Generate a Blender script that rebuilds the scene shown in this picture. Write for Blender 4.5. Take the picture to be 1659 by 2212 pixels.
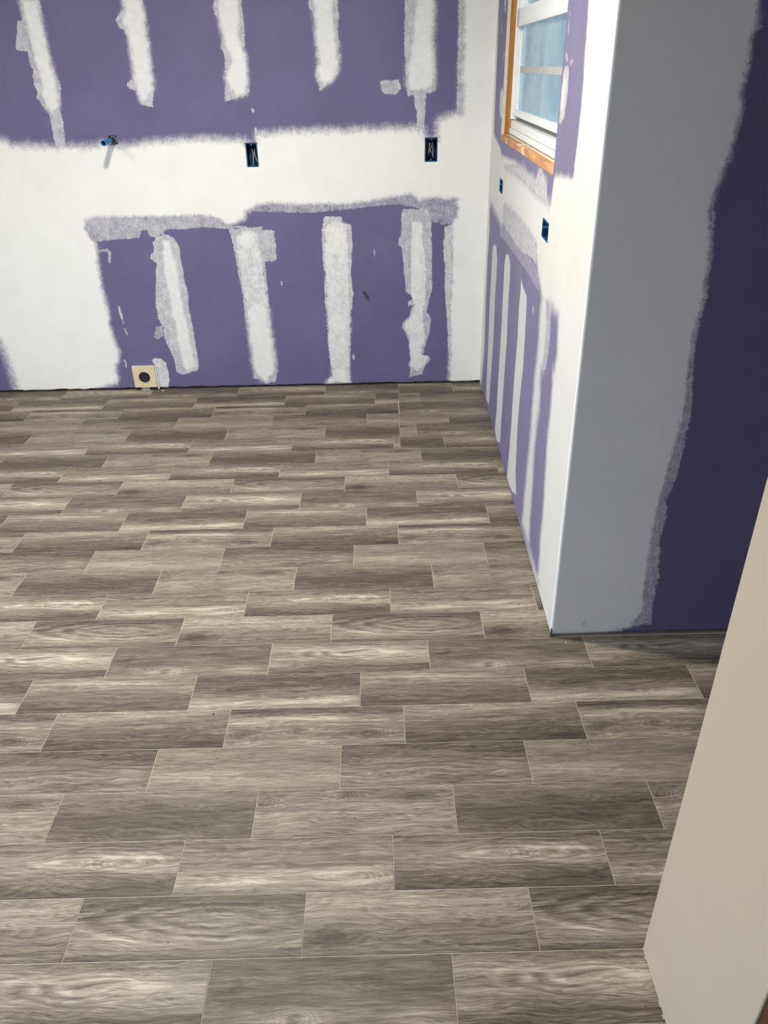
import bpy, bmesh, math, json, random
import numpy as np
from mathutils import Vector, Matrix

for o in list(bpy.data.objects): bpy.data.objects.remove(o, do_unlink=True)
SC = bpy.context.scene
COL = SC.collection
random.seed(4); RNG = np.random.default_rng(4)

# ------------------------------------------------------------------ camera
PITCH, ROLL, YAW = (math.radians(v) for v in (30.20929, -1.10401, 0.32616))
CAM = Vector((0.0, -0.7321, 1.5119))
f_ = Vector((math.sin(YAW), math.cos(YAW), 0)); r_ = Vector((math.cos(YAW), -math.sin(YAW), 0)); u_ = Vector((0, 0, 1))
F = math.cos(PITCH)*f_ - math.sin(PITCH)*u_; U = math.cos(PITCH)*u_ + math.sin(PITCH)*f_
RT = math.cos(ROLL)*r_ + math.sin(ROLL)*U; UP = -math.sin(ROLL)*r_ + math.cos(ROLL)*U
cd = bpy.data.cameras.new('camera'); cam = bpy.data.objects.new('camera', cd); COL.objects.link(cam)
m = Matrix((RT, UP, -F)).transposed().to_4x4(); m.translation = CAM; cam.matrix_world = m
cd.sensor_fit = 'HORIZONTAL'; cd.sensor_width = 24.0; cd.lens = 24.0*1661/1659; cd.clip_start = 0.02
SC.camera = cam

# ------------------------------------------------------------------ world, light, exposure
SC.view_settings.view_transform = 'Standard'; SC.view_settings.look = 'None'
SC.view_settings.gamma = 1.0; SC.view_settings.use_curve_mapping = False
SC.view_settings.exposure = 0.0
SC.cycles.use_denoising = True
SC.cycles.max_bounces = 7; SC.cycles.diffuse_bounces = 5; SC.cycles.transparent_max_bounces = 12
SC.cycles.sample_clamp_indirect = 8.0
SC.cycles.caustics_reflective = False; SC.cycles.caustics_refractive = False
w = bpy.data.worlds.new('sky'); SC.world = w; w.use_nodes = True
WORLD_STRENGTH = 12.0
LAMP_POWER = 1230.0
LAMP2_POWER = 1000.0; LAMP2 = Vector((-2.5, .75, 2.44))
wn = w.node_tree.nodes; wl = w.node_tree.links
bg = wn['Background']
tc = wn.new('ShaderNodeTexCoord'); sx = wn.new('ShaderNodeSeparateXYZ'); rp = wn.new('ShaderNodeValToRGB')
wl.new(tc.outputs['Generated'], sx.inputs[0]); wl.new(sx.outputs['Z'], rp.inputs[0]); wl.new(rp.outputs[0], bg.inputs[0])
rp.color_ramp.elements[0].position = 0.0; rp.color_ramp.elements[0].color = (.50, .63, .76, 1)
rp.color_ramp.elements[1].position = 0.9; rp.color_ramp.elements[1].color = (.34, .48, .74, 1)
bg.inputs[1].default_value = WORLD_STRENGTH
LAMP = Vector((-0.62, 1.45, 2.44)); LAMP_R = 0.075
LAMP_COL = (1.0, .94, .84)

# ------------------------------------------------------------------ helpers
def link(o, parent=None):
    COL.objects.link(o)
    if parent is not None: o.parent = parent
    return o
def tag(o, label=None, cat=None, group=None, kind=None):
    if label: o['label'] = label
    if cat: o['category'] = cat
    if group: o['group'] = group
    if kind: o['kind'] = kind
    return o
def empty(name, loc=(0, 0, 0)):
    o = bpy.data.objects.new(name, None); o.empty_display_size = .05; COL.objects.link(o); o.location = loc; return o
def bm_obj(name, bm, mat, parent=None, smooth=False):
    me = bpy.data.meshes.new(name)
    bmesh.ops.recalc_face_normals(bm, faces=bm.faces[:])
    bm.to_mesh(me); bm.free()
    if mat: me.materials.append(mat)
    if smooth:
        for p in me.polygons: p.use_smooth = True
    o = bpy.data.objects.new(name, me); link(o, parent)
    return o
def add_box(bm, x0, x1, y0, y1, z0, z1, tf=None, bevel=0):
    vs = [bm.verts.new((x, y, z)) for x in (x0, x1) for y in (y0, y1) for z in (z0, z1)]
    fs = [(0,1,3,2),(4,6,7,5),(0,4,5,1),(2,3,7,6),(0,2,6,4),(1,5,7,3)]
    faces = [bm.faces.new([vs[i] for i in f]) for f in fs]
    if bevel:
        eds = list({e for f in faces for e in f.edges})
        r = bmesh.ops.bevel(bm, geom=eds, offset=bevel, segments=2, affect='EDGES', profile=.5)
        vs = list({v for f in r['faces'] for v in f.verts} | {v for v in vs if v.is_valid})
    if tf:
        for v in vs: v.co = tf(v.co)
def add_tube(bm, pts, r, n=8, r2=None, caps=True):
    pts = [Vector(p) for p in pts]; rings = []
    ref = Vector((0.31, .2, .93))
    for i, p in enumerate(pts):
        t = (pts[min(i+1, len(pts)-1)] - pts[max(i-1, 0)]).normalized()
        a = t.cross(ref).normalized(); b = t.cross(a)
        rr = r if r2 is None else r + (r2-r)*i/(len(pts)-1)
        rings.append([bm.verts.new(p + rr*(math.cos(2*math.pi*k/n)*a + math.sin(2*math.pi*k/n)*b)) for k in range(n)])
    for i in range(len(rings)-1):
        for k in range(n):
            bm.faces.new((rings[i][k], rings[i][(k+1)%n], rings[i+1][(k+1)%n], rings[i+1][k]))
    if caps: bm.faces.new(rings[0]); bm.faces.new(rings[-1])
    return rings
def lin(r, g, b):
    f = lambda c: (c/255/12.92) if c/255 <= .04045 else ((c/255+.055)/1.055)**2.4
    return (f(r), f(g), f(b), 1)

class NT:
    """small node-tree writer"""
    def __init__(s, name):
        s.m = bpy.data.materials.new(name); s.m.use_nodes = True
        s.t = s.m.node_tree; s.n = s.t.nodes; s.b = s.n['Principled BSDF']
    def new(s, k, **kw):
        n = s.n.new(k)
        for a, v in kw.items(): setattr(n, a, v)
        return n
    def set(s, sock, v):
        if isinstance(v, bpy.types.NodeSocket): s.t.links.new(v, sock)
        elif v is not None: sock.default_value = v
    def math(s, op, a, b=None, c=None, clamp=False):
        n = s.new('ShaderNodeMath', operation=op, use_clamp=clamp)
        s.set(n.inputs[0], a)
        if b is not None: s.set(n.inputs[1], b)
        if c is not None: s.set(n.inputs[2], c)
        return n.outputs[0]
    def mix(s, fac, a, b, mode='MIX'):
        n = s.new('ShaderNodeMix', data_type='RGBA', blend_type=mode)
        s.set(n.inputs[0], fac); s.set(n.inputs[6], a); s.set(n.inputs[7], b)
        return n.outputs[2]
    def remap(s, v, a, b, c, d, smooth=False):
        n = s.new('ShaderNodeMapRange', interpolation_type='SMOOTHSTEP' if smooth else 'LINEAR')
        s.set(n.inputs[0], v)
        for i, q in enumerate((a, b, c, d)): s.set(n.inputs[1+i], q)
        return n.outputs[0]
    def vec(s, x, y, z):
        n = s.new('ShaderNodeCombineXYZ')
        for i, q in enumerate((x, y, z)): s.set(n.inputs[i], q)
        return n.outputs[0]
    def sep(s, v):
        n = s.new('ShaderNodeSeparateXYZ'); s.set(n.inputs[0], v); return n.outputs
    def coord(s, k='Object'): return s.new('ShaderNodeTexCoord').outputs[k]
    def mapping(s, v, sc=(1,1,1), loc=(0,0,0)):
        n = s.new('ShaderNodeMapping'); s.set(n.inputs[0], v); n.inputs['Scale'].default_value = sc; n.inputs['Location'].default_value = loc
        return n.outputs[0]
    def noise(s, v, scale, detail=2, rough=.5, dist=0):
        n = s.new('ShaderNodeTexNoise'); s.set(n.inputs['Vector'], v)
        n.inputs['Scale'].default_value = scale; n.inputs['Detail'].default_value = detail
        n.inputs['Roughness'].default_value = rough; n.inputs['Distortion'].default_value = dist
        return n.outputs[0]
    def ramp(s, v, stops):
        n = s.new('ShaderNodeValToRGB'); s.set(n.inputs[0], v)
        e = n.color_ramp.elements
        while len(e) < len(stops): e.new(.5)
        for el, (p, c) in zip(e, stops):
            el.position = p; el.color = c if hasattr(c, '__len__') else (c, c, c, 1)
        return n.outputs[0]
    def attr(s, name): return s.new('ShaderNodeAttribute', attribute_name=name).outputs['Fac']
    def bump(s, h, strength=.3, dist=.002):
        n = s.new('ShaderNodeBump'); n.inputs['Strength'].default_value = strength; n.inputs['Distance'].default_value = dist
        s.set(n.inputs['Height'], h); s.t.links.new(n.outputs[0], s.b.inputs['Normal'])
    def out(s, color=None, rough=None, spec=None, metal=None):
        if color is not None: s.set(s.b.inputs['Base Color'], color)
        if rough is not None: s.set(s.b.inputs['Roughness'], rough)
        if spec is not None: s.set(s.b.inputs['Specular IOR Level'], spec)
        if metal is not None: s.set(s.b.inputs['Metallic'], metal)
        return s.m
def plain(name, col, rough=.5, spec=.5, metal=0, var=.06, scale=40):
    t = NT(name); c = t.coord(); n = t.noise(c, scale, 3)
    k = t.remap(n, .3, .7, 1-var, 1+var)
    cc = t.mix(1.0, col, t.vec(k, k, k), 'MULTIPLY')
    return t.out(cc, rough, spec, metal)

# ------------------------------------------------------------------ drywall material driven by trowel-shape attributes
PURPLE = (.128, .113, .226, 1); MUD = (.80, .795, .76, 1)
def drywall_mat(name, purple=PURPLE, mud=MUD, haze=0.0, streak=(140, 140, 14)):
    t = NT(name); c = t.coord()
    d, k, op, soft, dark = (t.attr(a) for a in ('mud', 'skim', 'skop', 'soft', 'dark'))
    n1 = t.math('SUBTRACT', t.noise(c, 38, 4, .6), .5)
    n2 = t.math('SUBTRACT', t.noise(t.mapping(c, streak), 1, 3, .6), .5)
    fine = t.math('SUBTRACT', t.noise(c, 420, 2, .7), .5)
    n3 = t.math('SUBTRACT', t.noise(c, 130, 4, .7), .5)
    amp = t.remap(soft, 0, 1, 1.0, 4.2)
    nn = t.math('MULTIPLY', t.math('ADD', t.math('ADD', n1, t.math('MULTIPLY', n3, .9)), t.math('MULTIPLY', n2, .6)), amp)
    nn = t.math('ADD', nn, t.math('MULTIPLY', fine, t.remap(soft, 0, 1, .3, 4.2)))
    dd = t.math('ADD', d, nn)
    w = t.remap(soft, 0, 1, .14, 4.3)
    a = t.math('MULTIPLY', t.remap(dd, t.math('MULTIPLY', w, -1), w, 0, 1, True), t.math('MULTIPLY_ADD', n1, .25, t.attr('mcap')), clamp=True)
    sk = t.math('ADD', k, t.math('ADD', t.math('MULTIPLY', n1, 1.1), t.math('ADD', t.math('MULTIPLY', n3, 1.5), t.math('MULTIPLY', n2, .5))))
    bedge = t.remap(sk, -.15, .40, 0, 1, True)
    tex = t.math('ADD', t.math('MULTIPLY', fine, 2.2), t.math('ADD', t.math('MULTIPLY', n2, .5), t.math('ADD', t.math('MULTIPLY', n3, 1.0), t.math('MULTIPLY', n1, .9))))
    sop = t.math('ADD', op, t.math('MULTIPLY', tex, t.remap(op, .8, 1.0, .75, .25)), clamp=True)
    b = t.math('MULTIPLY', bedge, sop)
    cov = t.math('MAXIMUM', a, b)
    if haze:
        hz = t.remap(t.noise(t.mapping(c, (8, 8, 2.5)), 1, 4, .6), .3, .7, haze*.6, haze*1.3)
        cov = t.math('MAXIMUM', cov, hz)
    pv = t.remap(t.noise(c, 5, 4, .55), .3, .7, .93, 1.07)
    pc = t.mix(1.0, purple, t.vec(pv, pv, pv), 'MULTIPLY')
    mv = t.remap(t.noise(c, 7, 3, .5), .3, .7, .975, 1.02)
    mc = t.mix(1.0, mud, t.vec(mv, mv, mv), 'MULTIPLY')
    col = t.mix(cov, pc, mc)
    dk = t.remap(t.math('ADD', dark, t.math('MULTIPLY', n1, .6)), -.05, .12, 0, t.attr('dkop'), True)
    col = t.mix(dk, col, (.03, .03, .035, 1))
    h = t.math('ADD', t.math('MULTIPLY', cov, .8), t.math('MULTIPLY', fine, .12))
    t.bump(h, .22, .0012)
    return t.out(col, t.remap(cov, 0, 1, .62, .75), .35)

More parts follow.
